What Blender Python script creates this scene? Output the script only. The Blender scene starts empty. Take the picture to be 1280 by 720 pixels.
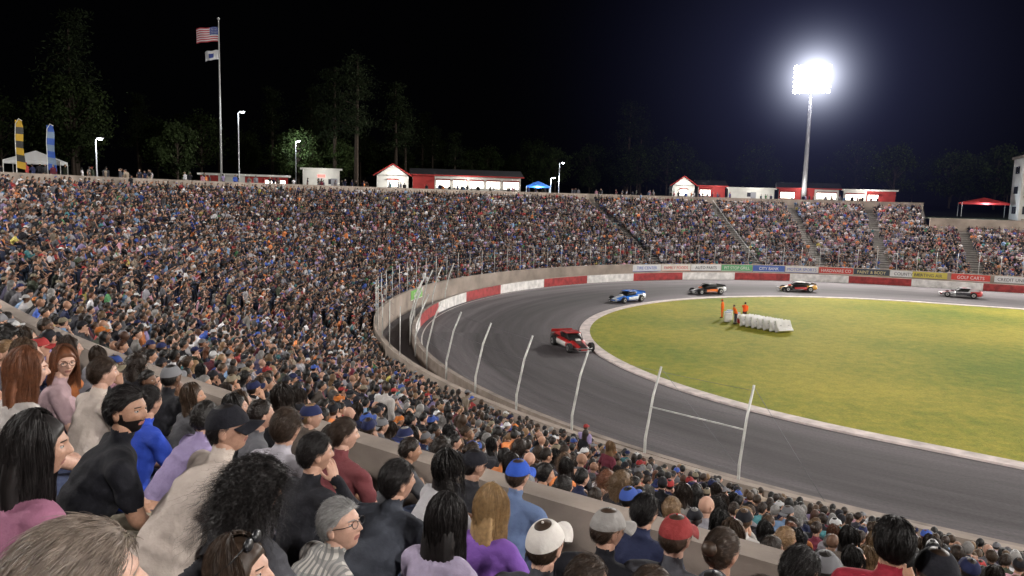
import bpy, math, random, time
import numpy as np
from mathutils import Vector, Matrix, noise
T0=time.time()
random.seed(11); RNG=np.random.RandomState(11)
scene=bpy.context.scene
scene.view_settings.view_transform='Standard'; scene.view_settings.look='None'
scene.view_settings.exposure=0; scene.view_settings.gamma=1
R2=math.radians

# ------------------------------------------------------------ materials
def newmat(name):
    m=bpy.data.materials.new(name); m.use_nodes=True
    nt=m.node_tree; b=nt.nodes['Principled BSDF']
    return m,nt,b
def mat(name,col,rough=.7,nscale=None,namt=.25,bump=0,bscale=None,metal=0,spec=.3,coords='Object'):
    m,nt,b=newmat(name)
    b.inputs['Base Color'].default_value=(*col,1); b.inputs['Roughness'].default_value=rough
    b.inputs['Metallic'].default_value=metal; b.inputs['Specular IOR Level'].default_value=spec
    if nscale or bump:
        tc=nt.nodes.new('ShaderNodeTexCoord')
    if nscale:
        n=nt.nodes.new('ShaderNodeTexNoise'); n.inputs['Scale'].default_value=nscale; n.inputs['Detail'].default_value=6
        nt.links.new(tc.outputs[coords],n.inputs['Vector'])
        r=nt.nodes.new('ShaderNodeMapRange'); r.inputs[1].default_value=.3; r.inputs[2].default_value=.7
        r.inputs[3].default_value=1-namt; r.inputs[4].default_value=1+namt
        nt.links.new(n.outputs['Fac'],r.inputs[0])
        v=nt.nodes.new('ShaderNodeVectorMath'); v.operation='SCALE'; v.inputs[0].default_value=col
        nt.links.new(r.outputs[0],v.inputs['Scale']); nt.links.new(v.outputs[0],b.inputs['Base Color'])
    if bump:
        n2=nt.nodes.new('ShaderNodeTexNoise'); n2.inputs['Scale'].default_value=bscale or 20; n2.inputs['Detail'].default_value=4
        nt.links.new(tc.outputs[coords],n2.inputs['Vector'])
        bp=nt.nodes.new('ShaderNodeBump'); bp.inputs['Strength'].default_value=bump; bp.inputs['Distance'].default_value=.02
        nt.links.new(n2.outputs['Fac'],bp.inputs['Height']); nt.links.new(bp.outputs[0],b.inputs['Normal'])
    return m
def emis(name,col,s):
    m,nt,b=newmat(name)
    b.inputs['Base Color'].default_value=(*col,1)
    b.inputs['Emission Color'].default_value=(*col,1); b.inputs['Emission Strength'].default_value=s
    return m
def mathn(nt,op,a,b=None,c=None):
    n=nt.nodes.new('ShaderNodeMath'); n.operation=op
    for i,x in enumerate([a,b,c]):
        if x is None: continue
        if isinstance(x,(int,float)): n.inputs[i].default_value=x
        else: nt.links.new(x,n.inputs[i])
    return n.outputs[0]
def ramp_const(nt,fac,cols):
    r=nt.nodes.new('ShaderNodeValToRGB'); cr=r.color_ramp; cr.interpolation='CONSTANT'
    tot=sum(w for w,_ in cols); acc=0
    while len(cr.elements)>1: cr.elements.remove(cr.elements[-1])
    for i,(w,c) in enumerate(cols):
        e=cr.elements[0] if i==0 else cr.elements.new(acc/tot)
        e.position=acc/tot; e.color=(*c,1); acc+=w
    nt.links.new(fac,r.inputs[0]); return r.outputs[0]
def randmat(name,cols,off,rough=.85,bump=0,bscale=30,spec=.2,sat=1.,lo=.35,hi=1.0):
    m,nt,b=newmat(name)
    oi=nt.nodes.new('ShaderNodeObjectInfo')
    w=nt.nodes.new('ShaderNodeTexWhiteNoise'); w.noise_dimensions='1D'
    nt.links.new(mathn(nt,'MULTIPLY_ADD',oi.outputs['Random'],917.3,off),w.inputs['W'])
    c=ramp_const(nt,w.outputs['Value'],cols)
    w2=nt.nodes.new('ShaderNodeTexWhiteNoise'); w2.noise_dimensions='1D'
    nt.links.new(mathn(nt,'MULTIPLY_ADD',oi.outputs['Random'],517.1,off+7),w2.inputs['W'])
    hs=nt.nodes.new('ShaderNodeHueSaturation'); nt.links.new(c,hs.inputs['Color']); hs.inputs['Saturation'].default_value=sat
    nt.links.new(mathn(nt,'MULTIPLY_ADD',w2.outputs['Value'],hi-lo,lo),hs.inputs['Value'])
    nt.links.new(hs.outputs[0],b.inputs['Base Color'])
    b.inputs['Roughness'].default_value=rough; b.inputs['Specular IOR Level'].default_value=spec
    if bump:
        tc=nt.nodes.new('ShaderNodeTexCoord')
        n2=nt.nodes.new('ShaderNodeTexNoise'); n2.inputs['Scale'].default_value=bscale
        nt.links.new(tc.outputs['Object'],n2.inputs['Vector'])
        bp=nt.nodes.new('ShaderNodeBump'); bp.inputs['Strength'].default_value=bump; bp.inputs['Distance'].default_value=.02
        nt.links.new(n2.outputs['Fac'],bp.inputs['Height']); nt.links.new(bp.outputs[0],b.inputs['Normal'])
    return m
BL=(.012,.012,.016)
SHIRTS=[(20,BL),(9,(.03,.03,.04)),(8,(.015,.02,.06)),(7,(.62,.60,.62)),(7,(.26,.25,.28)),(7,(.09,.09,.10)),(2.5,(.36,.03,.03)),
 (4,(.12,.015,.03)),(3.5,(.03,.08,.36)),(2,(.68,.20,.04)),(2.2,(.50,.25,.31)),(2.5,(.28,.22,.40)),(3,(.30,.24,.18)),(3,(.05,.06,.04)),
 (1.5,(.05,.18,.20)),(3.5,(.16,.26,.42)),(3,(.34,.32,.30)),(.6,(.45,.38,.08)),(.6,(.08,.25,.10)),(3,(.07,.06,.11)),(4,(.14,.11,.09))]
PANTS=[(8,(.04,.05,.09)),(8,(.02,.02,.025)),(4,(.08,.11,.17)),(3,(.2,.17,.13)),(3,(.1,.1,.11))]
SKIN=[(5,(.43,.25,.18)),(5,(.37,.205,.135)),(3,(.27,.145,.095)),(2,(.13,.07,.045)),(1,(.07,.035,.022))]
HAIR=[(9,(.010,.008,.007)),(8,(.025,.015,.010)),(5,(.06,.034,.018)),(2,(.20,.12,.06)),(2,(.22,.21,.20)),(1,(.10,.035,.015))]
CAPS=[(8,BL),(3,(.015,.02,.07)),(3,(.55,.55,.55)),(1.5,(.28,.03,.03)),(3,(.15,.15,.16)),(1,(.04,.08,.3)),(.6,(.5,.15,.03)),(2,(.2,.17,.12))]
M_eyew=mat('eye_white',(.36,.34,.32),.3); M_dark=mat('dark_plastic',(.01,.01,.012),.35)
M_lip=mat('lip_skin',(.24,.10,.085),.5)
CROWD=[randmat('crowd_shirt',SHIRTS,3.1,.85,.4,26,sat=.94),randmat('crowd_pants',PANTS,11.7),randmat('crowd_skin',SKIN,5.3,.5,lo=.7),
       randmat('crowd_hair',HAIR,23.9,.5,.4,60,spec=.3),mat('crowd_shoe',(.08,.08,.09),.6),randmat('crowd_cap',CAPS,31.3,.8,lo=.6),M_eyew,M_dark,M_lip]
def skinmat(n,c): return mat(n,c,.5,45,.12,.15,160,spec=.35)
def clothmat(n,c): return mat(n,c,.88,5,.10,.35,30,spec=.15)
def hairmat(n,c):
    m,nt,b=newmat(n); b.inputs['Roughness'].default_value=.5; b.inputs['Specular IOR Level'].default_value=.3
    tc=nt.nodes.new('ShaderNodeTexCoord')
    nz=nt.nodes.new('ShaderNodeTexNoise'); nz.inputs['Scale'].default_value=38; nz.inputs['Detail'].default_value=5
    nt.links.new(tc.outputs['Object'],nz.inputs['Vector'])
    r=nt.nodes.new('ShaderNodeValToRGB'); r.color_ramp.elements[0].position=.3; r.color_ramp.elements[1].position=.72
    r.color_ramp.elements[0].color=(c[0]*.7,c[1]*.7,c[2]*.7,1); r.color_ramp.elements[1].color=(min(1,c[0]*1.3),min(1,c[1]*1.3),min(1,c[2]*1.3),1)
    nt.links.new(nz.outputs['Fac'],r.inputs[0]); nt.links.new(r.outputs[0],b.inputs['Base Color'])
    return m
def plaidmat(n,c1,c2,c3):
    m,nt,b=newmat(n); b.inputs['Roughness'].default_value=.9
    tc=nt.nodes.new('ShaderNodeTexCoord'); s=nt.nodes.new('ShaderNodeSeparateXYZ'); nt.links.new(tc.outputs['Object'],s.inputs[0])
    xx=mathn(nt,'ADD',s.outputs[0],mathn(nt,'MULTIPLY',s.outputs[1],.9))
    a=mathn(nt,'GREATER_THAN',mathn(nt,'SINE',mathn(nt,'MULTIPLY',xx,150)),.15)
    bb=mathn(nt,'GREATER_THAN',mathn(nt,'SINE',mathn(nt,'MULTIPLY',s.outputs[2],150)),.15)
    m1=nt.nodes.new('ShaderNodeMixRGB'); m1.inputs[1].default_value=(*c1,1); m1.inputs[2].default_value=(*c2,1); nt.links.new(mathn(nt,'MULTIPLY',a,.7),m1.inputs[0])
    m2=nt.nodes.new('ShaderNodeMixRGB'); m2.inputs[2].default_value=(*c3,1); nt.links.new(m1.outputs[0],m2.inputs[1])
    nt.links.new(mathn(nt,'MULTIPLY',bb,.6),m2.inputs[0]); nt.links.new(m2.outputs[0],b.inputs['Base Color'])
    return m

# ------------------------------------------------------------ mesh helpers
class MB:
    def __init__(s): s.v=[];s.f=[];s.m=[]
    def add(s,v,f,m=0):
        o=len(s.v); s.v.extend([tuple(map(float,p)) for p in v]); s.f.extend([tuple(int(i)+o for i in q) for q in f])
        if isinstance(m,(list,np.ndarray)): s.m.extend([int(i) for i in m])
        else: s.m.extend([m]*len(f))
    def box(s,c,d,m=0,rz=0,M=None):
        x,y,z=d[0]/2,d[1]/2,d[2]/2
        v=[Vector((a*x,b*y,e*z)) for a in(-1,1) for b in(-1,1) for e in(-1,1)]
        Rm=Matrix.Rotation(rz,3,'Z') if M is None else M
        v=[Rm@p+Vector(c) for p in v]
        s.add(v,[(0,1,3,2),(4,6,7,5),(0,4,5,1),(2,3,7,6),(0,2,6,4),(1,5,7,3)],m)
    def tube(s,pts,rad,m=0,n=8,ref=None):
        v,f=tube_np(pts,rad,n,ref,False); s.add(v,f,m)
    def obj(s,name,mats,smooth=False,parent=None,loc=None,bevel=0):
        me=bpy.data.meshes.new(name); me.from_pydata(s.v,[],s.f)
        for mm in mats: me.materials.append(mm)
        me.polygons.foreach_set('material_index',np.array(s.m,dtype=np.int32))
        me.polygons.foreach_set('use_smooth',np.full(len(s.f),smooth))
        me.update()
        ob=bpy.data.objects.new(name,me); scene.collection.objects.link(ob)
        if parent: ob.parent=parent
        if loc: ob.location=loc
        if bevel:
            b=ob.modifiers.new('b','BEVEL'); b.width=bevel; b.segments=2; b.limit_method='ANGLE'
        return ob
def empty(name,loc=(0,0,0),rz=0):
    e=bpy.data.objects.new(name,None); scene.collection.objects.link(e); e.location=loc; e.rotation_euler=(0,0,rz)
    e.empty_display_size=.3; return e
def unit(a): a=np.asarray(a,float); return a/(np.linalg.norm(a)+1e-12)
def tube_np(pts,rad,n=10,ref=None,round_=True):
    P=[np.array(p,float) for p in pts]; Rr=[(r,r) if np.isscalar(r) else tuple(r) for r in rad]
    if round_:
        t=unit(P[0]-P[1]); m=min(Rr[0]); A=[P[0]+t*m*.92,P[0]+t*m*.6]; a=[tuple(x*.4 for x in Rr[0]),tuple(x*.8 for x in Rr[0])]
        t=unit(P[-1]-P[-2]); m=min(Rr[-1]); B=[P[-1]+t*m*.6,P[-1]+t*m*.92]; b=[tuple(x*.8 for x in Rr[-1]),tuple(x*.4 for x in Rr[-1])]
        P=A+P+B; Rr=a+Rr+b
    P=np.array(P); G=np.gradient(P,axis=0)
    V=[]
    for i in range(len(P)):
        t=unit(G[i]); rf=np.array(ref if ref is not None else (0,1,0),float)
        if abs(np.dot(t,unit(rf)))>.95: rf=np.array((1,0,.1)) if abs(t[0])<.8 else np.array((0,0,1.))
        sd=unit(np.cross(t,rf)); ot=np.cross(sd,t)
        for j in range(n):
            an=2*math.pi*j/n
            V.append(P[i]+sd*math.cos(an)*Rr[i][0]+ot*math.sin(an)*Rr[i][1])
    F=[]
    for i in range(len(P)-1):
        for j in range(n):
            F.append((i*n+j,i*n+(j+1)%n,(i+1)*n+(j+1)%n,(i+1)*n+j))
    F.append(tuple(range(n))[::-1]); F.append(tuple((len(P)-1)*n+j for j in range(n)))
    return np.array(V),F
def remesh(parts,voxel,it=3):
    V=[];F=[]
    for v,f in parts:
        o=len(V); V.extend([tuple(p) for p in v]); F.extend([tuple(i+o for i in q) for q in f])
    me=bpy.data.meshes.new('t'); me.from_pydata(V,[],F)
    ob=bpy.data.objects.new('t',me); scene.collection.objects.link(ob)
    m=ob.modifiers.new('r','REMESH'); m.mode='VOXEL'; m.voxel_size=voxel
    if it: s=ob.modifiers.new('s','SMOOTH'); s.factor=.5; s.iterations=it
    dg=bpy.context.evaluated_depsgraph_get(); me2=bpy.data.meshes.new_from_object(ob.evaluated_get(dg))
    co=np.zeros(len(me2.vertices)*3); me2.vertices.foreach_get('co',co); co=co.reshape(-1,3)
    nr=np.zeros(len(me2.vertices)*3); me2.vertices.foreach_get('normal',nr); nr=nr.reshape(-1,3)
    fs=[tuple(p.vertices) for p in me2.polygons]
    bpy.data.objects.remove(ob); bpy.data.meshes.remove(me); bpy.data.meshes.remove(me2)
    return co,nr,fs

# ------------------------------------------------------------ people
HA,HB,HC=.076,.097,.118
def sph(nu,nv):
    D=[(0,0,1)]
    for i in range(1,nv):
        th=math.pi*i/nv
        for j in range(nu):
            ph=2*math.pi*j/nu; D.append((math.sin(th)*math.cos(ph),math.sin(th)*math.sin(ph),math.cos(th)))
    D.append((0,0,-1)); D=np.array(D); F=[]
    for j in range(nu): F.append((0,1+j,1+(j+1)%nu))
    for i in range(nv-2):
        for j in range(nu):
            a=1+i*nu; F.append((a+j,a+nu+j,a+nu+(j+1)%nu,a+(j+1)%nu))
    a=1+(nv-2)*nu
    for j in range(nu): F.append((len(D)-1,a+(j+1)%nu,a+j))
    return D,F
def sst(x): x=np.clip(x,0,1); return x*x*(3-2*x)
def head_shape(D,detail=True):
    V=D*np.array([HA,HB,HC]); x,y,z=V[:,0].copy(),V[:,1].copy(),V[:,2].copy()
    lo=sst(-z/HC*1.05)
    x=x*(1-.27*lo); y=np.where(y<0,y*(1-.42*lo),y*(1-.04*lo))
    x=x*(1+.05*np.exp(-((z-.03)/.05)**2))
    fr=(y>0.02)
    g=lambda c,w:np.exp(-((z-c)/w)**2)
    nose=.023*np.exp(-(x/(.0095+.004*g(-.028,.012)))**2)*np.where(z<-.028,np.exp(-((z+.028)/.008)**2),np.exp(-((z+.028)/.033)**2))
    y=y+fr*nose
    if detail:
        y=y-fr*.012*np.exp(-((np.abs(x)-.031)/.015)**2)*g(.007,.012)
        y=y+fr*.006*g(.028,.009)*np.exp(-(x/.045)**2)
        y=y+fr*.007*g(-.060,.009)*np.exp(-(x/.022)**2)-fr*.005*g(-.0605,.0028)*np.exp(-(x/.02)**2)
        y=y+fr*.004*np.exp(-((np.abs(x)-.044)/.016)**2)*g(-.018,.016)
        y=y-fr*.004*np.exp(-((np.abs(x)-.045)/.016)**2)*g(-.052,.018)
        y=y+fr*.009*g(-.097,.017)*np.exp(-(x/.027)**2)
    return np.stack([x,y,z],1)
def hairline(ny,long_):
    if long_: return np.interp(ny,[-1,-.3,.15,.42,.7,1],[-.85,-.85,-.8,-.35,.3,.52])
    return np.interp(ny,[-1,-.5,-.22,-.05,.28,.6,1],[-.58,-.5,-.12,.12,.12,.42,.56])
def strands(paths,w):
    S,K,_=paths.shape
    t=np.gradient(paths,axis=1); rnd=RNG.normal(size=(S,1,3)); sd=np.cross(t,rnd); sd/=np.linalg.norm(sd,axis=2,keepdims=True)+1e-9
    tp=np.linspace(1,.25,K)[None,:,None]*w/2
    V=np.stack([paths-sd*tp,paths+sd*tp],2).reshape(-1,3)
    F=[]
    for s in range(S):
        b=s*K*2
        for k in range(K-1): F.append((b+2*k,b+2*k+1,b+2*k+3,b+2*k+2))
    return V,F
def head_parts(p,lod):
    out=[]; nu,nv={0:(88,64),1:(36,28),2:(16,12)}[lod]
    D,F=sph(nu,nv)
    V=head_shape(D,lod<2)
    C=np.array([D[list(f)].mean(0) for f in F]); CV=np.array([V[list(f)].mean(0) for f in F])
    ml=np.full(len(F),2)
    if lod<2:
        ml[(CV[:,1]>.05)&(np.abs(CV[:,0])<.022)&(np.abs(CV[:,2]+.0605)<.0075)]=8
        if p.get('beard'):
            bm=(CV[:,2]<-.040)&(C[:,1]>-.15)&(ml!=8)
            bm&=~((CV[:,2]>-.047)&(np.abs(CV[:,0])<.012)); bm|=((CV[:,2]<.0)&(C[:,1]>-.1)&(C[:,1]<.3))
            ml[bm]=3
        ml[(CV[:,1]>.06)&(np.abs(np.abs(CV[:,0])-.031)<.014)&(np.abs(CV[:,2]-.0275)<.0036)]=3
    out.append((V,F,ml))
    hr=p['hair']; thick=p.get('hthick',.016); lg=hr in('long','curly','pony')
    nyv,nzv=D[:,1],D[:,2]
    m=nzv-hairline(nyv,lg)
    if hr!='bald':
        if hr=='curly': thick=.046
        off=-.003+thick*sst((m+.02)/.28)
        nse=np.sin(D@np.array([7,5,3])*1.0+p.get('seed',0))*np.sin(D@np.array([-4,8,6]))
        off=off*(1+.2*nse)
        if p.get('cap'): off=np.minimum(off,.008)
        HV=V*(1+(off/np.linalg.norm(V,axis=1))[:,None])
        if hr!='short': 
            back=(nyv<.2)
            HV=np.where((back&(nzv<-.1))[:,None],HV+np.array([0,-.012,0])*sst(-nzv)[:,None],HV)
        keep=[i for i,f in enumerate(F) if m[list(f)].mean()>-.04]
        out.append((HV,[F[i] for i in keep],3))
    if hr in('long','curly'):
        Ln=p.get('hlen',.34); w=1.2 if hr=='curly' else 1
        pts=[(0,-.02,.03),(0,-.055,-.05),(0,-.075,-.12),(0,-.085,-.12-Ln*.45),(0,-.08,-.12-Ln*.8),(0,-.07,-.12-Ln)]
        rd=[(.078*w,.07*w),(.09*w,.065*w),(.1*w,.055*w),(.105*w,.045*w),(.09*w,.035),(.055,.02)]
        tv,tf=tube_np(pts,rd,{0:40,1:20,2:8}[lod],(0,1,0))
        an=np.arctan2(tv[:,0],tv[:,1]+.07)
        if lod<2:
            rr=1+.06*np.sin(an*13+tv[:,2]*20)+.04*np.sin(an*29-tv[:,2]*33)
            tv=np.stack([tv[:,0]*rr,(tv[:,1]+.07)*rr-.07,tv[:,2]],1)
        out.append((tv,tf,3))
    if hr in('bun','pony'):
        e,f2=sph(*({0:(28,20),1:(14,10),2:(7,5)}[lod]))
        c=np.array((0,-.105,.045)) if hr=='bun' else np.array((0,-.11,.02))
        out.append((e*np.array([.042,.04,.04])*(1 if hr=='bun' else .7)+c,f2,3))
        if hr=='pony':
            tv,tf=tube_np([c,c+(0,-.035,-.03),c+(0,-.04,-.12),c+(0,-.03,-.23)],[.025,.032,.03,.01],{0:16,1:10,2:6}[lod],(0,1,0)); out.append((tv,tf,3))
    if lod<2:
        for s in(-1,1):
            e,f2=sph(14,10)
            if not lg: 
                ev=e*np.array([.010,.020,.033]); ev=ev+np.array((s*.077,-.008,-.004)); out.append((ev,f2,2))
            out.append((e*np.array([.0135,.0115,.0085])+np.array((s*.031,.0745,.006)),f2,6))
            out.append((e*.0062+np.array((s*.031+.001,.0812,.0065)),f2,7))
            out.append((e*np.array([.016,.010,.006])+np.array((s*.031,.0765,.0135)),f2,2))
        if p.get('glasses'):
            for s in(-1,1):
                tv,tf=tube_np([(s*.031+.024*math.cos(a),.103,.006+.018*math.sin(a)) for a in np.linspace(0,2*math.pi,17)],[.0018]*17,6,(0,1,0),False); out.append((tv,tf,7))
                tv,tf=tube_np([(s*.055,.101,.01),(s*.079,.07,.01),(s*.082,-.01,.008)],[.0018]*3,6,(0,0,1)); out.append((tv,tf,7))
            tv,tf=tube_np([(-.008,.104,.01),(.008,.104,.01)],[.0018]*2,6,(0,0,1)); out.append((tv,tf,7))
        if p.get('shades_up'):
            for s in(-1,1):
                e,f2=sph(14,10); out.append((e*np.array([.03,.012,.022])+np.array((s*.034,.068,.115)),f2,7))
                tv,tf=tube_np([(s*.06,.06,.115),(s*.087,.03,.09),(s*.092,-.04,.05)],[.003]*3,6,(0,0,1)); out.append((tv,tf,7))
    if p.get('cap'):
        ang=math.pi if p['cap']=='back' else 0
        keepz=.20
        CV2=D*np.array([HA+.014,HB+.013,HC+.012]); kz=[f for f in F if D[list(f)][:,2].mean()>keepz]
        CV2[:,2]=np.where(D[:,2]>.9,CV2[:,2]-.006,CV2[:,2])
        ca,sa=math.cos(ang),math.sin(ang)
        Rz=np.array([[ca,-sa,0],[sa,ca,0],[0,0,1]])
        out.append((CV2,kz,5))
        nb={0:16,1:10,2:5}[lod]; bv=[];bf=[]
        for lay in(0,1):
            for i in range(nb+1):
                a=R2(-62+124*i/nb)
                for k in range(4):
                    ext=.076*math.cos(a*.9)**.6*k/3
                    x=(HA+.012)*math.sin(a)*(1+.05*k/3); y=(HB+.010)*math.cos(a)+ext
                    z=.026-.035*(x/.08)**2*(.3+.7*k/3)-.010*k/3-.004*lay
                    bv.append((x,y,z))
        st=(nb+1)*4
        for lay in(0,1):
            for i in range(nb):
                for k in range(3):
                    a=lay*st+i*4+k; q=(a,a+1,a+5,a+4); bf.append(q if lay==0 else q[::-1])
        for i in range(nb): bf.append((i*4+3,st+i*4+3,st+i*4+7,i*4+7))
        out.append((np.array(bv)@Rz.T,bf,5))
        e,f2=sph(8,6); out.append((e*.007+np.array((0,0,HC+.009)),f2,5))
    ns={0:5200,1:320,2:0}[lod]
    if ns and hr!='bald':
        wd=.0018 if lod==0 else .005
        d=RNG.normal(size=(ns*3,3)); d/=np.linalg.norm(d,axis=1,keepdims=True)
        mm=d[:,2]-hairline(d[:,1],lg); d=d[mm>.03][:ns]
        if p.get('cap'): d=d[d[:,2]<.2]
        if len(d)>3:
            base=head_shape(d,False)
            if hr in('short','bun','pony'):
                K=5; g=np.array([.25*math.sin(p.get('seed',0)*3),-.8,-.55]) if hr=='short' else np.array([0,-1,.1])
                tn=g-d*(d@g)[:,None]; tn/=np.linalg.norm(tn,axis=1,keepdims=True)+1e-6
                th=(thick if not p.get('cap') else .006)
                up=d*(.20 if hr=='short' else .03)+RNG.normal(size=d.shape)*(.16 if hr=='short' else .05)
                dr=tn+up; t=np.linspace(0,1,K)[None,:,None]
                L=(.030 if hr=='short' else .05)*(.6+.8*RNG.rand(len(d)))[:,None,None]
                pth=(base+d*th*.9)[:,None,:]+dr[:,None,:]*t*L-(d*.35)[:,None,:]*t*t*L
            elif hr=='long':
                K=12; Ln=p.get('hlen',.34)
                ph=np.arctan2(d[:,0],-d[:,1]); ph=np.clip(ph,-1.95,1.95)+RNG.normal(size=len(d))*.05
                th0=np.arccos(np.clip(d[:,2],-1,1)); th0=np.minimum(th0,1.3)*RNG.rand(len(d))**.6
                t=np.linspace(0,1,K)[None,:]; tot=.17+Ln*(.75+.35*RNG.rand(len(d)))[:,None]
                s=t*tot; thk=th0[:,None]+s/.105; over=np.maximum(thk-1.75,0)*.105; thk=np.minimum(thk,1.75)
                rad=1.0+(.020+.01*RNG.rand(len(d)))[:,None]/.09
                wv=.005*np.sin(s*34+(ph*5).round()[:,None]*1.7)+.002*RNG.normal(size=(len(d),1))
                x=np.sin(thk)*np.sin(ph[:,None])*(HA+.0)*rad+wv; y=-np.sin(thk)*np.cos(ph[:,None])*HB*rad+wv; z=np.cos(thk)*HC*rad-over
                fl=np.clip(over/Ln,0,1); x=x*(1+.15*fl); y=y*(1-.2*fl)-.02*fl
                pth=np.stack([x,y,z],2)
            else:
                K=16; t=np.linspace(0,1,K)[None,:,None]; n=len(d)
                st=(base+d*(.03+.03*RNG.rand(n,1)))[:,None,:]; dr=(d*.35+np.array([0,-.1,-.7])+RNG.normal(size=d.shape)*.2)[:,None,:]
                L=(.05+.12*RNG.rand(n))[:,None,None]*(1+(d[:,1]<.2)[:,None,None]*.6); ph=RNG.rand(n)[:,None]*6; tt=t[...,0]
                fr=18+12*RNG.rand(n)[:,None]
                hel=np.stack([np.sin(tt*fr+ph),np.cos(tt*fr+ph),.5*np.sin(tt*17+ph)],2)*.009
                pth=st+dr*t*L+hel
            sv,sf=strands(pth,wd); out.append((sv,sf,3))
    return out
def make_hand(vox):
    parts=[tube_np([(0,-.03,0),(0,.01,0),(.0,.05,.0),(0,.085,.0)],[(.026,.019),(.031,.016),(.039,.015),(.038,.012)],12,(0,0,1))]
    for x,L,sp in((.028,.070,.10),(.009,.078,.03),(-.010,.072,-.04),(-.028,.056,-.12)):
        a=np.array((x,.085,.002)); pts=[a]; ang=-.25
        for l in(.45,.31,.24):
            a=a+np.array((sp*L*l,math.cos(ang)*L*l,math.sin(ang)*L*l)); pts.append(a); ang-=.5
        parts.append(tube_np(pts,[.0092,.0085,.0078,.0065],8,(1,0,.1)))
    parts.append(tube_np([(.026,.02,-.004),(.052,.045,-.012),(.06,.07,-.022),(.058,.092,-.03)],[.013,.011,.0095,.008],8,(0,0,1)))
    co,nr,f=remesh(parts,vox,1); return co,f
HAND0=make_hand(.0042); HAND1=make_hand(.008)
def make_person(name,p,mats,lod):
    L=p.get('lean',.1); w=p.get('w',1.); st=p.get('stand',0); fem=p.get('fem',0)
    dz=.43 if st else 0; drop=-L*L*.6
    def T(y,z): return (0,y,z+dz+drop*(z-.53)/.5)
    prims=[]; vx={0:.0105,1:.018,2:.036}[lod]; n=14 if lod<2 else 8
    def pr(pts,rad,lab,ref=None): prims.append((pts,rad,lab,ref))
    sw=.17 if fem else .19
    pr([T(0,.50),T(.0,.58)],[(.165*w,.125*w)]*2,1,(0,1,0))
    pr([T(-.005,.56),T(L*.25-.01,.70),T(L*.55,.83),T(L*.85,.95),T(L,1.035),T(L+.005,1.075)],
       [(.168*w,.125*w),((.138 if fem else .158)*w,.112*w),(.158*w,.122*w),(.172*w,.118*w),(.135*w,.09),(.07,.065)],0,(0,1,0))
    if fem: pr([(-.06,L*.8+.09,.90+dz+drop*.8),(.06,L*.8+.09,.90+dz+drop*.8)],[.065,.065],0,(0,0,1))
    nk=[T(L,1.04),T(L+.015,1.10),T(L+.035,1.17)]
    pr(nk,[.060,.053,.052],2,(0,1,0))
    hc=np.array((0,L+.05,1.245+dz+drop*1.35))
    ls=p.get('long_sleeve',0); hands=[]
    AP={'knees':((.27,L*.8+.10,.76),(.175,.36,.645),(-.1,.9,-.35)),
        'lap':((.25,L*.7+.05,.74),(.10,.27,.655),(-.5,.8,-.3)),
        'phone':((.22,L+.10,.80),(.07,L+.30,.93),(-.35,.8,.45)),
        'crossed':((.24,L+.10,.79),(-.05,L+.20,.84),(-.9,.2,.2)),
        'chin':((.15,L+.28,.80),(.06,L+.15,1.06),(-.3,-.1,.9)),
        'raise':((.33,L+.10,1.16),(.24,L+.13,1.41),(-.2,.1,.95)),
        'down':((.25,-.02,.80),(.26,.05,.55),(0,.1,-1))}
    arms=p.get('arms',('knees','knees'))
    for s,ap in((-1,arms[0]),(1,arms[1])):
        e,wr,hd=AP[ap]
        sh=np.array((s*sw*w,L*.97,1.005+dz+drop*.95))
        e=np.array((s*e[0]*(.95+.05*w),e[1],e[2]+dz+drop*.5)); wr=np.array((s*wr[0],wr[1],wr[2]+dz+(drop*.5 if wr[2]>.7 else 0)))
        hd=unit((s*hd[0],hd[1],hd[2]))
        pr([(0,L,1.02+dz+drop*.95),sh*.6+np.array((0,L,1.025+dz+drop*.95))*.4,sh],[.075,.072,.062],0,(0,1,0))
        cut=sh+(e-sh)*.62
        up=.056 if not fem else .048
        if ls:
            pr([sh,cut,e],[up+.008,up+.004,.047],0); pr([e,e+(wr-e)*.4,wr],[.048,.045,.036],0)
        else:
            pr([sh,cut],[up+.010,up+.006],0); pr([cut,e],[up-.008,.042],2); pr([e,e+(wr-e)*.35,wr],[.041,.041,.028],2)
        if lod==2: pr([wr,wr+hd*.07,wr+hd*.13],[.028,.038,.026],2)
        else: hands.append((wr,hd,s)); pr([wr-hd*.005,wr+hd*.02],[.027,.026],2)
        if st: hp,kn,an=(s*.09,0,.93),(s*.11,.03,.50),(s*.12,0,.09)
        else: hp,kn,an=(s*.085,.03,.525),(s*(.14 if not fem else .10),.46,.545),(s*.14,.50,.10)
        hp,kn,an=map(np.array,(hp,kn,an))
        pr([hp,hp+(kn-hp)*.5,kn],[.088*w,.079*w,.060],1,(1,0,.1)); pr([kn,kn+(an-kn)*.35,an],[.060,.055,.042],1,(1,0,.1))
        pr([an+(0,-.02,-.04),an+(0,.08,-.055),an+(0,.17,-.06)],[.042,.042,.036],4,(0,0,1))
    parts=[tube_np(a,b,n,r if r is not None else (.9,.3,.2)) for a,b,_,r in prims]
    co,nr,fs=remesh(parts,vx,3 if lod<2 else 1)
    fc=np.array([co[list(f)].mean(0) for f in fs]) if lod<2 else co[np.array([f[:3] for f in fs])].mean(1)
    best=np.full(len(fc),9.); lab=np.zeros(len(fc),int)
    for a,b,l,_ in prims:
        a=[np.array(q,float) for q in a]; b=[x if np.isscalar(x) else (x[0]+x[1])/2 for x in b]
        for i in range(len(a)-1):
            d=a[i+1]-a[i]; t=np.clip(((fc-a[i])@d)/(d@d+1e-9),0,1); q=a[i]+t[:,None]*d
            dd=np.linalg.norm(fc-q,axis=1)-(b[i]+(b[i+1]-b[i])*t)-(.004 if l==0 else 0)
            u=dd<best; best[u]=dd[u]; lab[u]=l
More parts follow.
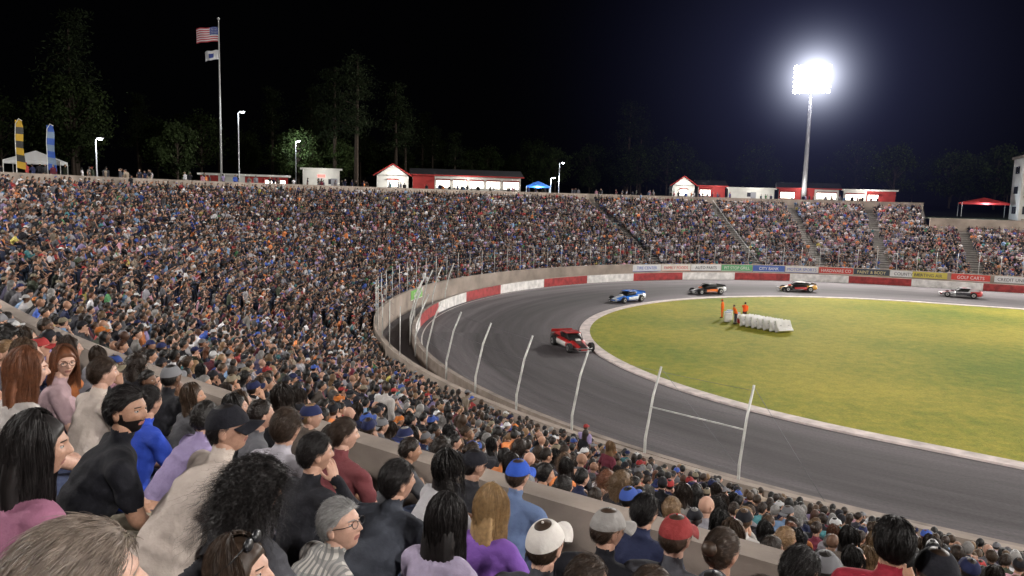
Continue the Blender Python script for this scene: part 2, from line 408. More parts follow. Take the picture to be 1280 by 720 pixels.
    if lod<2:
        vl=np.full(len(co),2)
        for f,l in zip(fs,lab):
            for i in f: vl[i]=l
        sd=p.get('seed',1)*1.7
        fold=np.sin(co@np.array([18,11,42])+sd+2.4*np.sin(co@np.array([-9,12,10])+sd))+.5*np.sin(co@np.array([-42,28,33])+1.7*np.sin(co@np.array([21,-12,18])+sd))
        amp=np.where((vl==0)|(vl==1),.0042,0)
        co=co+nr*(fold*amp)[:,None]
    mb=MB(); mb.add(co,fs,lab)
    Hn=HAND0 if lod==0 else HAND1
    for wr,hd,s in hands:
        y=Vector(hd); zup=Vector((s*-.25,0,1)) if abs(hd[2])<.8 else Vector((s*1,0,.2))
        x=y.cross(zup).normalized(); z=x.cross(y)
        Rm=np.array([[x[i],y[i],z[i]] for i in range(3)])
        hv=Hn[0].copy()
        if s>0: hv=hv*np.array([-1,1,1]); ff=[q[::-1] for q in Hn[1]]
        else: ff=Hn[1]
        mb.add((hv@Rm.T)+wr,ff,2)
    yaw,pit,rol=R2(p.get('yaw',0)),R2(p.get('pitch',0)),R2(p.get('roll',0))
    Hm=np.array(Matrix.Rotation(yaw,3,'Z')@Matrix.Rotation(-pit,3,'X')@Matrix.Rotation(rol,3,'Y'))
    hs_=p.get('hs',.96)
    for v,f,m in head_parts(p,lod): mb.add((v*hs_)@Hm.T+hc,f,m)
    me=bpy.data.meshes.new(name); me.from_pydata(mb.v,[],mb.f)
    for mm in mats: me.materials.append(mm)
    me.polygons.foreach_set('material_index',np.array(mb.m,dtype=np.int32)); me.polygons.foreach_set('use_smooth',np.ones(len(mb.f),dtype=bool)); me.update()
    return me
VAR=[]
hs=['short','short','long','cap','short','pony','cap','long','short','bun','cap','curly','bald','short','capback','long','short','cap','short','long']
armsl=[('knees','knees'),('lap','lap'),('crossed','crossed'),('knees','chin'),('phone','phone'),('lap','knees'),('knees','lap')]
for i,h in enumerate(hs):
    d=dict(lean=random.choice([.04,.08,.14,.2,.28]),yaw=random.uniform(-42,28),pitch=random.uniform(-14,4),arms=armsl[i%7],
           long_sleeve=i%3==0,w=random.uniform(.92,1.22),seed=i,fem=h in('long','pony','bun','curly'),hlen=random.choice([.12,.2,.3]))
    if d['fem']: d['w']=random.uniform(.85,1.05)
    if h=='cap': d['hair']='short'; d['cap']='front'
    elif h=='capback': d['hair']='short'; d['cap']='back'
    else: d['hair']=h
    VAR.append(d)
STV=[dict(VAR[k],stand=1,lean=.02,arms=a) for k,a in((0,('down','down')),(3,('phone','down')),(2,('down','down')),(8,('raise','raise')))]
def make_coll(name,vs,lod):
    c=bpy.data.collections.new(name)
    for i,d in enumerate(vs):
        me=make_person('%s_%02d'%(name,i),d,CROWD,lod); o=bpy.data.objects.new('%s_%02d'%(name,i),me); c.objects.link(o)
    return c
C_near=make_coll('near_spectator_kit',VAR+STV,1)
C_far=make_coll('spectator_kit',VAR+STV,2)
print('people variants',time.time()-T0)
def instancer(name,pts,rot,scl,idx,coll):
    me=bpy.data.meshes.new(name); me.from_pydata(pts,[],[])
    for n,t,d in(('rotz','FLOAT',rot),('scl','FLOAT',scl),('idx','INT',idx)):
        a=me.attributes.new(n,t,'POINT'); a.data.foreach_set('value',d)
    ob=bpy.data.objects.new(name,me); scene.collection.objects.link(ob)
    ng=bpy.data.node_groups.new(name,'GeometryNodeTree')
    ng.interface.new_socket('Geometry',in_out='INPUT',socket_type='NodeSocketGeometry'); ng.interface.new_socket('Geometry',in_out='OUTPUT',socket_type='NodeSocketGeometry')
    N=ng.nodes; gi=N.new('NodeGroupInput'); go=N.new('NodeGroupOutput'); ci=N.new('GeometryNodeCollectionInfo')
    ci.inputs['Collection'].default_value=coll; ci.inputs['Separate Children'].default_value=True; ci.inputs['Reset Children'].default_value=True
    io=N.new('GeometryNodeInstanceOnPoints'); io.inputs['Pick Instance'].default_value=True
    def na(t,n):
        x=N.new('GeometryNodeInputNamedAttribute'); x.data_type=t; x.inputs['Name'].default_value=n; return x.outputs['Attribute']
    cx=N.new('ShaderNodeCombineXYZ'); er=N.new('FunctionNodeEulerToRotation')
    lk=ng.links.new; lk(na('FLOAT','rotz'),cx.inputs[2]); lk(cx.outputs[0],er.inputs[0]); lk(er.outputs[0],io.inputs['Rotation'])
    lk(na('FLOAT','scl'),io.inputs['Scale']); lk(na('INT','idx'),io.inputs['Instance Index'])
    lk(gi.outputs[0],io.inputs['Points']); lk(ci.outputs[0],io.inputs['Instance']); lk(io.outputs[0],go.inputs[0])
    m=ob.modifiers.new('gn','NODES'); m.node_group=ng
    return ob

# ------------------------------------------------------------ stadium path
CX,CY=39.,62.; AX=np.array((math.cos(R2(-22)),math.sin(R2(-22)))); PHN=68.
C2=np.array((CX,CY))
def dirv(a): return np.array((math.cos(R2(a)),math.sin(R2(a))))
NF=dirv(PHN)
def stations(s_far=90,s_near=70,da=1.5,C=C2):
    st=[(C+AX*s,NF) for s in np.linspace(s_far,0,int(s_far/4)+2)[:-1]] if s_far>0 else []
    st+=[(C,dirv(a)) for a in np.linspace(PHN,PHN+180,int(180/da)+1)]
    if s_near>0: st+=[(C+AX*s,-NF) for s in np.linspace(0,s_near,int(s_near/4)+2)[1:]]
    return st
def sweep(name,prof,mats,st,closed=False,mf=None,smooth=False,parent=None):
    mb=MB(); k=len(prof); V=[]
    for o,d in st:
        for r,z in prof: V.append((o[0]+d[0]*r,o[1]+d[1]*r,z))
    F=[];M=[]
    kk=k if closed else k-1
    for i in range(len(st)-1):
        for j in range(kk):
            j2=(j+1)%k; F.append((i*k+j,i*k+j2,(i+1)*k+j2,(i+1)*k+j)); M.append(mf(i,j) if mf else 0)
    if closed:
        F.append(tuple(range(k))); F.append(tuple((len(st)-1)*k+j for j in range(k))[::-1]); M+= [0,0]
    mb.add(V,F,M); return mb.obj(name,mats,smooth,parent)
ROW=[(50.3+.8*i,.95+.287*i) for i in range(22)]; UP=[(68.2+.8*i,7.465+.308*i) for i in range(10)]
M_conc=mat('stand_concrete',(.13,.12,.11),.9,.7,.3,.4,9); M_conc2=mat('wall_concrete',(.26,.215,.18),.88,.5,.3,.4,6)
M_conc3=mat('aisle_wall_concrete',(.20,.165,.14),.9,1.1,.35,.5,8)
M_bench=mat('bench_concrete',(.17,.155,.145),.85,2,.2,.2,12)
prof=[(49.55,0.0),(49.55,ROW[0][1])]
for r,z in ROW: prof+=[(r-.55,z),(r+.25,z)]
prof+=[(67.65,7.22)]
profU=[(67.65,7.22),(67.65,7.465)]
for r,z in UP: profU+=[(r-.55,z),(r+.25,z)]
profU+=[(76.35,UP[-1][1])]
sweep('concrete_grandstand',prof,[M_conc],stations())
sweep('upper_grandstand',profU,[M_conc],stations(3,70))
def benches(name,rows,st):
    mb=MB()
    for r,z in rows:
        pr_=[(r-.16,z+.36),(r-.16,z+.43),(r+.17,z+.43),(r+.17,z+.36)]; V=[];F=[]
        for o,d in st:
            for a,b in pr_: V.append((o[0]+d[0]*a,o[1]+d[1]*a,b))
        for i in range(len(st)-1):
            for j in range(4): F.append((i*4+j,i*4+(j+1)%4,(i+1)*4+(j+1)%4,(i+1)*4+j))
        mb.add(V,F)
    return mb.obj(name,[M_bench])
benches('grandstand_benches',ROW,stations(90,70,2.5)); benches('upper_grandstand_benches',UP[1:],stations(3,70,2.5))
WALL_A=218.
stw=[(C2,dirv(a)) for a in np.linspace(WALL_A,248,31)]+[(C2+AX*s,-NF) for s in np.linspace(0,70,18)[1:]]
sweep('aisle_wall',[(67.95,7.0),(67.95,8.60),(68.2,8.60),(68.2,7.0)],[M_conc3],stw,True)
sweep('rim_wall',[(76.35,10.1),(76.35,11.75),(76.65,11.75),(76.65,10.1)],[M_conc2],stations(3,70),True)
sweep('retaining_wall',[(49.25,0),(49.25,1.95),(49.55,1.95),(49.55,0)],[M_conc2],stations(),True)
sweep('end_wall',[(67.6,6.6),(67.6,9.3),(68.0,9.3),(68.0,6.6)],[M_conc2],[(C2+AX*s,NF) for s in (3.2,20,40,60)],True)
M_red=mat('barrier_red_paint',(.27,.03,.03),.6,1.6,.4); M_white=mat('barrier_white_paint',(.58,.56,.54),.6,1.6,.28)
st=stations(90,70,1.0)
acc=[0]
for i in range(1,len(st)):
    a=st[i-1][0]+st[i-1][1]*46.5; b=st[i][0]+st[i][1]*46.5; acc.append(acc[-1]+np.linalg.norm(a-b))
sweep('track_wall',[(46.5,0),(46.5,1.0),(46.8,1.0),(46.8,0)],[M_white,M_red,M_conc3],st,True,lambda i,j:(2 if j>0 else int(acc[i]/8.2)%2))
M_gr=mat('dark_grass_ground',(.02,.025,.012),.95,.4,.4)
mb=MB(); mb.add([(-1500,-1500,-.05),(1500,-1500,-.05),(1500,1500,-.05),(-1500,1500,-.05)],[(0,1,2,3)]); mb.obj('ground',[M_gr])
sweep('hill_terrain',[(76.65,10.9),(95,10.9),(140,12),(260,16),(700,20)],[M_gr],stations(3,70,6))
mbx=MB(); mbx2=[C2+AX*3+NF*68.2,C2+AX*3+NF*400,C2+AX*400+NF*400,C2+AX*400+NF*68.2]
mbx.add([(p[0],p[1],9.2 if i in(0,3) else 12) for i,p in enumerate(mbx2)],[(0,1,2,3)]); mbx.obj('terrain',[M_gr])
def loopmesh(name,r,z,m,st):
    mb=MB(); pts=[o+d*r for o,d in st]; mb.add([(p[0],p[1],z) for p in pts],[tuple(range(len(pts)))]); return mb.obj(name,[m])
# asphalt
m,nt,b=newmat('asphalt'); tc=nt.nodes.new('ShaderNodeTexCoord'); sp=nt.nodes.new('ShaderNodeSeparateXYZ'); nt.links.new(tc.outputs['Object'],sp.inputs[0])
dx=mathn(nt,'SUBTRACT',sp.outputs[0],CX-1.5); dy=mathn(nt,'SUBTRACT',sp.outputs[1],CY-1.8)
rr=mathn(nt,'SQRT',mathn(nt,'ADD',mathn(nt,'MULTIPLY',dx,dx),mathn(nt,'MULTIPLY',dy,dy))); an=mathn(nt,'ARCTAN2',dy,dx)
cb=nt.nodes.new('ShaderNodeCombineXYZ'); nt.links.new(mathn(nt,'MULTIPLY',an,2.2),cb.inputs[0]); nt.links.new(mathn(nt,'MULTIPLY',rr,.9),cb.inputs[1])
n1=nt.nodes.new('ShaderNodeTexNoise'); n1.inputs['Scale'].default_value=1; n1.inputs['Detail'].default_value=8; n1.inputs['Roughness'].default_value=.65; nt.links.new(cb.outputs[0],n1.inputs['Vector'])
n2=nt.nodes.new('ShaderNodeTexNoise'); n2.inputs['Scale'].default_value=8; n2.inputs['Detail'].default_value=8; nt.links.new(tc.outputs['Object'],n2.inputs['Vector'])
gr=nt.nodes.new('ShaderNodeValToRGB'); e=gr.color_ramp.elements; e[0].position=0; e[0].color=(1.1,1.1,1.1,1); e[1].position=1; e[1].color=(1.15,1.15,1.15,1)
for p_,c_ in((.12,1.15),(.25,.66),(.42,.48),(.58,.54),(.72,.82),(.85,1.0)): q=e.new(p_); q.color=(c_,c_,c_,1)
wob=mathn(nt,'MULTIPLY',mathn(nt,'SUBTRACT',n1.outputs['Fac'],.5),.22)
nt.links.new(mathn(nt,'ADD',mathn(nt,'DIVIDE',mathn(nt,'SUBTRACT',rr,30.5),16.),wob),gr.inputs[0])
f=mathn(nt,'MULTIPLY',mathn(nt,'MULTIPLY_ADD',n1.outputs['Fac'],2.0,.0),mathn(nt,'MULTIPLY_ADD',n2.outputs['Fac'],.8,.6))
f=mathn(nt,'MULTIPLY',f,gr.outputs[0])
vm=nt.nodes.new('ShaderNodeVectorMath'); vm.operation='SCALE'; vm.inputs[0].default_value=(.104,.093,.098); nt.links.new(f,vm.inputs['Scale']); nt.links.new(vm.outputs[0],b.inputs['Base Color'])
b.inputs['Roughness'].default_value=.9; b.inputs['Specular IOR Level'].default_value=.2
bp=nt.nodes.new('ShaderNodeBump'); bp.inputs['Strength'].default_value=.25; bp.inputs['Distance'].default_value=.01
n3=nt.nodes.new('ShaderNodeTexNoise'); n3.inputs['Scale'].default_value=60; nt.links.new(tc.outputs['Object'],n3.inputs['Vector']); nt.links.new(n3.outputs['Fac'],bp.inputs['Height']); nt.links.new(bp.outputs[0],b.inputs['Normal'])
loopmesh('asphalt_track',49.4,0.0,m,stations())
CI=np.array((36.3,59.2))
d232=dirv(232); t232=np.array((-d232[1],d232[0]))
def inner_st():
    st=[(CI+AX*s,NF) for s in np.linspace(90,0,24)[:-1]]+[(CI,dirv(a)) for a in np.linspace(PHN,232,110)]
    st+=[(CI+t232*s,d232) for s in np.linspace(0,26,8)[1:]]
    c=CI+t232*26; t2=dirv(338); st+=[(c+t2*s,dirv(240)) for s in np.linspace(4,60,12)]
    return st
m,nt,b=newmat('infield_grass'); tc=nt.nodes.new('ShaderNodeTexCoord')
def nz(s,d=6):
    n=nt.nodes.new('ShaderNodeTexNoise'); n.inputs['Scale'].default_value=s; n.inputs['Detail'].default_value=d; nt.links.new(tc.outputs['Object'],n.inputs['Vector']); return n.outputs['Fac']
r1=nt.nodes.new('ShaderNodeValToRGB'); r1.color_ramp.elements[0].position=.36; r1.color_ramp.elements[0].color=(.112,.150,.014,1); r1.color_ramp.elements[1].position=.64; r1.color_ramp.elements[1].color=(.31,.265,.036,1)
nt.links.new(mathn(nt,'ADD',mathn(nt,'MULTIPLY',nz(.07,5),.65),mathn(nt,'MULTIPLY',nz(1.3,8),.35)),r1.inputs[0])
vm=nt.nodes.new('ShaderNodeVectorMath'); vm.operation='SCALE'; nt.links.new(r1.outputs[0],vm.inputs[0]); nt.links.new(mathn(nt,'MULTIPLY_ADD',nz(9,8),1.2,.50),vm.inputs['Scale'])
nt.links.new(vm.outputs[0],b.inputs['Base Color']); b.inputs['Roughness'].default_value=.9; b.inputs['Specular IOR Level'].default_value=.1
bp=nt.nodes.new('ShaderNodeBump'); bp.inputs['Strength'].default_value=.8; bp.inputs['Distance'].default_value=.05; nt.links.new(nz(25,4),bp.inputs['Height']); nt.links.new(bp.outputs[0],b.inputs['Normal'])
loopmesh('infield_grass',30.2,0.045,m,inner_st())
M_curb=mat('curb_concrete',(.50,.43,.41),.85,1.5,.28,.2,10)
sweep('infield_kerb',[(29.9,0),(29.9,.09),(30.75,.09),(30.8,0)],[M_curb],inner_st())
M_line=mat('painted_line',(.5,.48,.45),.7,3,.3)
sweep('painted_track_line',[(46.0,.004),(46.1,.004)],[M_line],stations(90,70,1.5))

# ------------------------------------------------------------ fences
M_post=mat('galvanised_post',(.50,.50,.48),.5,3,.25,metal=.3); M_cable=mat('fence_cable',(.16,.16,.17),.5,metal=.6)
mb=MB()
def along(r,step,s_far=70,s_near=60):
    out=[]
    for s in np.arange(s_far,0,-step): out.append((C2+AX*s,NF,0))
    for a in np.arange(PHN,PHN+180,step/r*180/math.pi): out.append((C2,dirv(a),a))
    for s in np.arange(.5,s_near,step): out.append((C2+AX*s,-NF,999))
    return out
for o,d,a in along(46.9,4.0):
    if a<165 or a>231: continue
    mb.tube([(*(o+d*46.95),.2),(*(o+d*46.95),1.6),(*(o+d*46.55),3.3),(*(o+d*46.1),4.4)],[.055,.055,.05,.045],0,8,(1,0,.1))
stc=[(C2,dirv(x)) for x in np.linspace(165,229.3,34)]
for r,z in((46.93,1.35),(46.85,1.95),(46.7,2.6),(46.5,3.25),(46.15,4.2)):
    mb.tube([(*(o+d*r),z) for o,d in stc],[.006]*len(stc),1,4,(0,0,1))
mb.obj('catch_fence',[M_post,M_cable],True)
mb=MB()
for o,d,a in along(49.4,2.6,70,0):
    if a==999 or a>205: continue
    mb.tube([(*(o+d*49.4),1.9),(*(o+d*49.4),4.7)],[.032,.028],0,6,(1,0,.1))
stc=[(C2+AX*s,NF) for s in range(66,0,-4)]+[(C2,dirv(x)) for x in np.arange(68,204,2)]
for z in(2.5,3.2,3.95,4.6): mb.tube([(*(o+d*49.4),z) for o,d in stc],[.007]*len(stc),1,4,(0,0,1))
mb.obj('spectator_fence',[M_post,M_cable],True)
mb=MB(); AA=[PHN+k*4.0/46.9*180/math.pi for k in(31,32,33)]
a0,a1=C2+dirv(AA[1])*46.68,C2+dirv(AA[2])*46.68
mb.tube([(*a0,2.85),(*a1,2.85)],[.032,.032],0,8); mb.tube([(*(C2+dirv(AA[2])*46.12),4.35),(*(C2+dirv(AA[2]+3.6)*46.7),1.0)],[.008,.008],1,6)
mb.tube([(*(C2+dirv(AA[1])*46.12),4.35),(*(C2+dirv(AA[2])*46.85),1.4)],[.007,.007],1,6)
mb.obj('fence_brace_rail',[M_post,M_cable],True)
AIS=[92.5,82.,72.,110.]
M_rail=mat('handrail_steel',(.22,.22,.22),.5)
for a in AIS[:1]:
    mb=MB(); d=dirv(a); t=np.array((-d[1],d[0]))
    P=[]
    for r,z in ROW[::3]+UP[::3]:
        q=C2+d*r+t*.1; P.append((*q,z+1.0)); mb.tube([(*q,z),(*q,z+1.0)],[.022,.022],0,6,(1,0,.1))
    mb.tube(P,[.028]*len(P),0,6,(0,0,1)); mb.obj('aisle_handrail',[M_rail],True)

# ------------------------------------------------------------ heroes
def zrow(r): 
    return min(ROW+UP,key=lambda q:abs(q[0]-r))[1]
HER=[]
def solve(k,rh):
    a=k*k+1; b_=-2*(k*CX+CY); c=CX*CX+CY*CY-rh*rh
    y=(-b_-math.sqrt(b_*b_-4*a*c))/(2*a); return np.array((k*y,y))
SK={'l':(.42,.25,.185),'m':(.35,.20,.14),'t':(.29,.16,.105),'d':(.11,.055,.035)}
HRc={'black':(.009,.007,.007),'brown':(.032,.019,.012),'auburn':(.11,.04,.018),'blonde':(.30,.19,.09),'gray':(.22,.215,.21),'lt':(.17,.135,.11)}
def hero(name,k,row,shirt,skin='m',hair='short',hc='black',pants=(.04,.05,.09),capc=None,plaid=None,zoff=0,scl=1,byaw=0,dr=0,**p):
    p['hair']=hair; p.setdefault('seed',len(HER)*1.3+1)
    L=p.get('lean',.1); shirt=tuple(x*.75 for x in shirt)
    mats=[plaidmat('plaid_cloth',*plaid) if plaid else clothmat('shirt_cloth',shirt),clothmat('pants_cloth',pants),skinmat('skin',SK[skin]),hairmat('hair',HRc[hc]),
          mat('shoe',(.1,.1,.11),.6),clothmat('cap_cloth',capc or BL),M_eyew,M_dark,M_lip]
    me=make_person(name,p,mats,0)
    H=solve(k,row-(L+.05)*scl+dr); d=unit(H-C2); hip=H+d*(L+.05)*scl
    yaw=math.atan2(-d[1],-d[0])-math.pi/2+R2(byaw)
    ob=bpy.data.objects.new(name,me); scene.collection.objects.link(ob)
    ob.location=(hip[0],hip[1],zrow(row)+zoff); ob.rotation_euler=(0,0,yaw); ob.scale=(scl,)*3
    HER.append((hip,row)); return ob
A_,B_,C_,D_,E_,F_,G_=73.0,72.2,71.4,70.6,69.8,69.0,68.2
CREAM=(.50,.43,.38)
hero('seated_spectator',-.60,A_,(.2,.2,.22),'l','short','lt',lean=.26,yaw=-12,hthick=.018,zoff=-.045,pitch=-6,scl=.95)
hero('seated_man',-.5265,C_,BL,'t','short','black',(.24,.21,.16),lean=.24,yaw=-42,byaw=-22,beard=1,arms=('knees','knees'),dr=.12,w=1.12,hthick=.022,pitch=-4)
hero('seated_woman',-.640,B_,(.34,.14,.22),'m','long','black',lean=.12,fem=1,yaw=-30,hlen=.36,long_sleeve=1,scl=.93,zoff=-.04)
hero('seated_spectator',-.74,B_,BL,'m','short','brown',lean=.1,plaid=((.42,.42,.46),(.09,.10,.17),(.2,.2,.27)),long_sleeve=1,yaw=-30)
hero('seated_woman',-.649,C_,(.5,.46,.44),'l','long','auburn',lean=.08,fem=1,yaw=-20,hlen=.22)
hero('seated_woman',-.6015,D_,(.40,.28,.30),'l','long','auburn',lean=.1,fem=1,yaw=-75,byaw=-20,glasses=1,hlen=.1)
hero('seated_spectator',-.548,D_,CREAM,'l','short','brown',lean=.14,yaw=-10)
hero('seated_spectator',-.487,D_,(.03,.07,.42),'m','short','black',lean=.12,yaw=10,scl=.93)
hero('seated_man',-.393,C_,CREAM,'m','short','black',(.03,.03,.035),BL,cap='front',lean=.3,yaw=-35,byaw=-15,w=1.12,pitch=-8)
hero('seated_woman',-.345,C_,(.07,.07,.08),'t','curly','black',lean=.1,fem=1,yaw=-25,dr=.15,long_sleeve=1,scl=.92,hlen=.16,zoff=.0)
hero('seated_man',-.301,D_,(.40,.38,.42),'m','short','brown',lean=.26,yaw=15,arms=('knees','knees'),w=1.05)
hero('seated_woman',-.262,D_,(.02,.02,.025),'m','short','black',lean=.1,yaw=-25,long_sleeve=1,arms=('lap','chin'),scl=.95)
hero('seated_man',-.2228,E_,(.16,.045,.05),'l','short','brown',(.1,.12,.2),lean=.16,yaw=-30,w=1.15)
hero('seated_man',-.2536,C_,BL,'l','short','gray',(.05,.05,.07),lean=.34,yaw=-50,byaw=-25,pitch=-15,glasses=1,plaid=((.36,.34,.31),(.04,.04,.05),(.12,.12,.12)),arms=('lap','lap'),w=1.1,scl=.93,zoff=-.16)
hero('seated_woman',-.366,B_,(.1,.08,.09),'l','long','brown',lean=.26,fem=1,yaw=-60,pitch=-12,shades_up=1,scl=.86,hlen=.2,zoff=-.12)
hero('seated_woman',-.082,D_,(.34,.29,.40),'m','long','black',lean=.16,fem=1,yaw=5,long_sleeve=1,hlen=.3,zoff=-.17,scl=.97)
hero('seated_woman',-.018,E_,(.20,.09,.38),'l','long','blonde',lean=.1,fem=1,yaw=-20,hlen=.2,zoff=-.16)
hero('seated_spectator',.056,D_,(.05,.05,.06),'l','short','brown',(.04,.04,.05),(.5,.47,.44),cap='front',lean=.2,yaw=-5,pitch=-14,zoff=-.19)
hero('seated_man',.141,E_,BL,'m','short','brown',(.04,.04,.05),(.22,.21,.20),cap='front',lean=.12,yaw=-32,w=1.15,zoff=-.1)
hero('seated_man',.191,F_,(.02,.025,.06),'m','short','black',lean=.12,yaw=-15,w=1.15)
hero('standing_spectator',.535,E_,(.26,.02,.035),'t','short','black',stand=1,lean=.12,yaw=20,pitch=-34,arms=('phone','phone'),long_sleeve=1,hthick=.016,zoff=-.12,dr=0,scl=.95)
hero('seated_spectator',.60,E_,BL,'l','short','brown',capc=BL,cap='front',lean=.1,yaw=30,zoff=.12)
hero('seated_man',.015,F_,(.12,.17,.30),'m','short','brown',capc=(.03,.08,.38),cap='front',lean=.18,yaw=-5,long_sleeve=1,w=1.15)
hero('seated_man',-.045,F_,(.03,.03,.035),'m','short','black',lean=.12,yaw=-30,capc=BL,cap='front')
hero('seated_woman',.30,E_,(.3,.07,.05),'m','bun','brown',lean=.14,fem=1,yaw=-20,zoff=-.05)
hero('seated_man',.235,E_,(.06,.06,.07),'l','short','brown',lean=.2,yaw=-10,capc=(.2,.03,.03),cap='front',w=1.1,zoff=-.05)
hero('seated_man',.41,E_,(.5,.16,.04),'m','short','black',lean=.2,yaw=-20,w=1.1,zoff=-.05)
hero('seated_man',-.15,D_,(.05,.055,.07),'m','short','black',lean=.3,yaw=-20,long_sleeve=1,w=1.12,zoff=-.12)
hero('seated_man',.115,D_,(.16,.16,.18),'m','short','brown',lean=.1,yaw=-30,w=1.1,zoff=-.2,scl=.95)
hero('seated_woman',.205,D_,(.5,.22,.28),'l','pony','brown',lean=.12,fem=1,yaw=-35,zoff=-.12,scl=.92)
hero('seated_man',.29,D_,(.03,.05,.12),'t','short','black',lean=.12,yaw=-10,zoff=-.08,scl=.93,cap='back',capc=(.04,.04,.05))
hero('seated_spectator',.36,D_,(.25,.24,.25),'l','short','brown',lean=.12,yaw=-35,zoff=-.05,scl=.93)
hero('seated_woman',.44,D_,(.05,.05,.06),'m','long','black',lean=.12,fem=1,yaw=-15,zoff=-.05,scl=.9,hlen=.2)
print('heroes',time.time()-T0)

# ------------------------------------------------------------ crowd fill
near=[[],[],[],[]]; far=[[],[],[],[]]
NV=len(VAR)
def put(p,z,yaw,idx):
    d=math.hypot(p[0],p[1])
    t=near if d<15 else far
    t[0].append((p[0],p[1],z)); t[1].append(yaw); t[2].append(random.uniform(.88,1.03)); t[3].append(idx)
hips=[h for h,_ in HER]
for ri,(r,z) in enumerate(ROW+UP):
    upper=r>67.5
    slots=[]
    sp_=.53
    if not upper:
        for s in np.arange(78,0,-sp_): slots.append((C2+AX*s,NF,PHN,s))
    else:
        for s in np.arange(2.5,0,-sp_): slots.append((C2+AX*s,NF,PHN,s))
    for a in np.arange(PHN,PHN+180,sp_/r*180/math.pi): slots.append((C2,dirv(a),a,0))
    for s in np.arange(0,40,sp_): slots.append((C2+AX*s,-NF,999,s))
    ph=random.random()*.5
    for o,d,a,s in slots:
        if random.random()<.04: continue
        if r<50.5 and a>200: continue
        if 67.5<r<68.5 and a>WALL_A-1: continue
        t=np.array((-d[1],d[0])); rr_=r+random.uniform(-.07,.07)
        p=o+d*rr_+t*(ph+random.uniform(-.09,.09))
        if any(abs(R2(a-x))*r<.75 for x in AIS): continue
        if s and a==PHN and any(abs(s-x)<.75 for x in(8,24,42)): continue
        D_c=math.hypot(*p)
        az=math.degrees(math.atan2(p[0],p[1]))
        if abs(az)>66 or D_c<3.0: continue
        if D_c<5.5 and r>70.9: continue
        if D_c<3.3 and r>70.: continue
        if D_c<9 and min(np.linalg.norm(p-h) for h in hips)<.43: continue
        yaw=math.atan2(-d[1],-d[0])-math.pi/2+R2(random.uniform(-26,16))
        idx=random.randrange(NV)
        if D_c>14 and random.random()<.012: idx=NV+random.randrange(3)
        z2=z
        if D_c<8 and 68.5<r<69.5: z2=z+random.uniform(0,.12)
        put(p,z2,yaw,idx)
for a in np.arange(70,225,.35):
    if random.random()<.35: 
        d=dirv(a+random.uniform(-.1,.1)); p=C2+d*(77.3+random.random()*2.5)
        if abs(math.degrees(math.atan2(p[0],p[1])))<60: put(p,10.9,random.uniform(0,6.28),NV+random.randrange(3))
instancer('spectator_crowd_near',*near,C_near); instancer('spectator_crowd',*far,C_far)
print('crowd',len(near[0]),len(far[0]),time.time()-T0)

# ------------------------------------------------------------ track workers
def worker(loc,rz,p,shirt=(.8,.14,.02),pants=(.8,.14,.02)):
    mats=[clothmat('worker_vest',shirt),clothmat('worker_trousers',pants),skinmat('skin',SK['m']),hairmat('hair',HRc['brown']),mat('boot',(.03,.03,.03)),clothmat('worker_cap',(.6,.1,.02)),M_eyew,M_dark,M_lip]
    me=make_person('track_worker',dict(dict(hair='short',lean=.02,stand=1,arms=('down','down'),long_sleeve=1,w=1.15),**p),mats,1)
    ob=bpy.data.objects.new('track_worker',me); scene.collection.objects.link(ob); ob.location=loc; ob.rotation_euler=(0,0,rz)
worker((20.0,71.3,.05),R2(60),dict(cap='front'))
worker((21.6,69.6,.05),R2(-30),dict(arms=('phone','down')),(.75,.1,.02),(.08,.04,.04))
worker((20.3,67.9,.05),R2(100),dict(arms=('lap','down'),lean=.2),(.8,.14,.02),(.05,.05,.07))
M_pl=mat('white_plastic',(.62,.61,.59),.4,2,.14)
M_slot=mat('barrier_slot',(.36,.36,.36))
def barrier(loc,rz,tilt):
    mb=MB(); L=1.5
    sec=[(-.30,0),(-.30,.14),(-.17,.36),(-.10,1.0),(.10,1.0),(.17,.36),(.30,.14),(.30,0)]
    V=[];F=[]
    xs=[-L/2,-L/2+.06,L/2-.06,L/2]; sc=[.85,1,1,.85]
    for x,s in zip(xs,sc):
        for y,z in sec: V.append((x,y*s,z*(.95 if s<1 else 1)))
    for i in range(3):
        for j in range(8): F.append((i*8+j,i*8+(j+1)%8,(i+1)*8+(j+1)%8,(i+1)*8+j))
    F+= [tuple(range(8))[::-1],tuple(24+j for j in range(8))]
    mb.add(V,F,0)
    for x in(-.35,.35): mb.box((x,0,1.03),(.12,.1,.06),0)
    for s in(-1,1):
        mb.box((-.4,s*.20,.5),(.18,.03,.08),1); mb.box((.4,s*.20,.5),(.18,.03,.08),1)
    ob=mb.obj('water_barrier',[M_pl,M_slot],False,None,loc,.02); ob.rotation_euler=(tilt,0,rz); return ob
p0,p1=np.array((21.0,67.0)),np.array((23.5,63.7)); dv=unit(p1-p0); nv=np.array((-dv[1],dv[0])); rz=math.atan2(dv[1],dv[0])
for i in range(7):
    q=p0+dv*(.25+.60*i); ob=barrier((q[0],q[1],.14),rz+R2(74+random.uniform(-3,3)),R2(-24+random.uniform(-2,2)))
mb=MB()
mb.tube([(0,0,0),(0,0,.1),(0,0,.75),(0,0,.85)],[.27,.29,.29,.26],0,18,(1,0,0)); mb.tube([(0,0,.86),(0,0,.92)],[.30,.29],1,18,(1,0,0))
M_lid=mat('drum_lid',(.2,.25,.35))
for i,(x,y) in enumerate(((19.9,69.2),(20.7,68.9),(20.4,70.3))): 
    ob=mb.obj('white_drum',[M_pl,M_lid],False,None,(x,y,.05))
mb=MB(); mb.box((0,0,.25),(.8,.5,.4),0); mb.box((0,0,.48),(.84,.54,.07),1); mb.obj('drinks_cooler',[mat('cooler_red',(.5,.03,.03)),M_pl],False,None,(21.0,68.2,.05),.03)

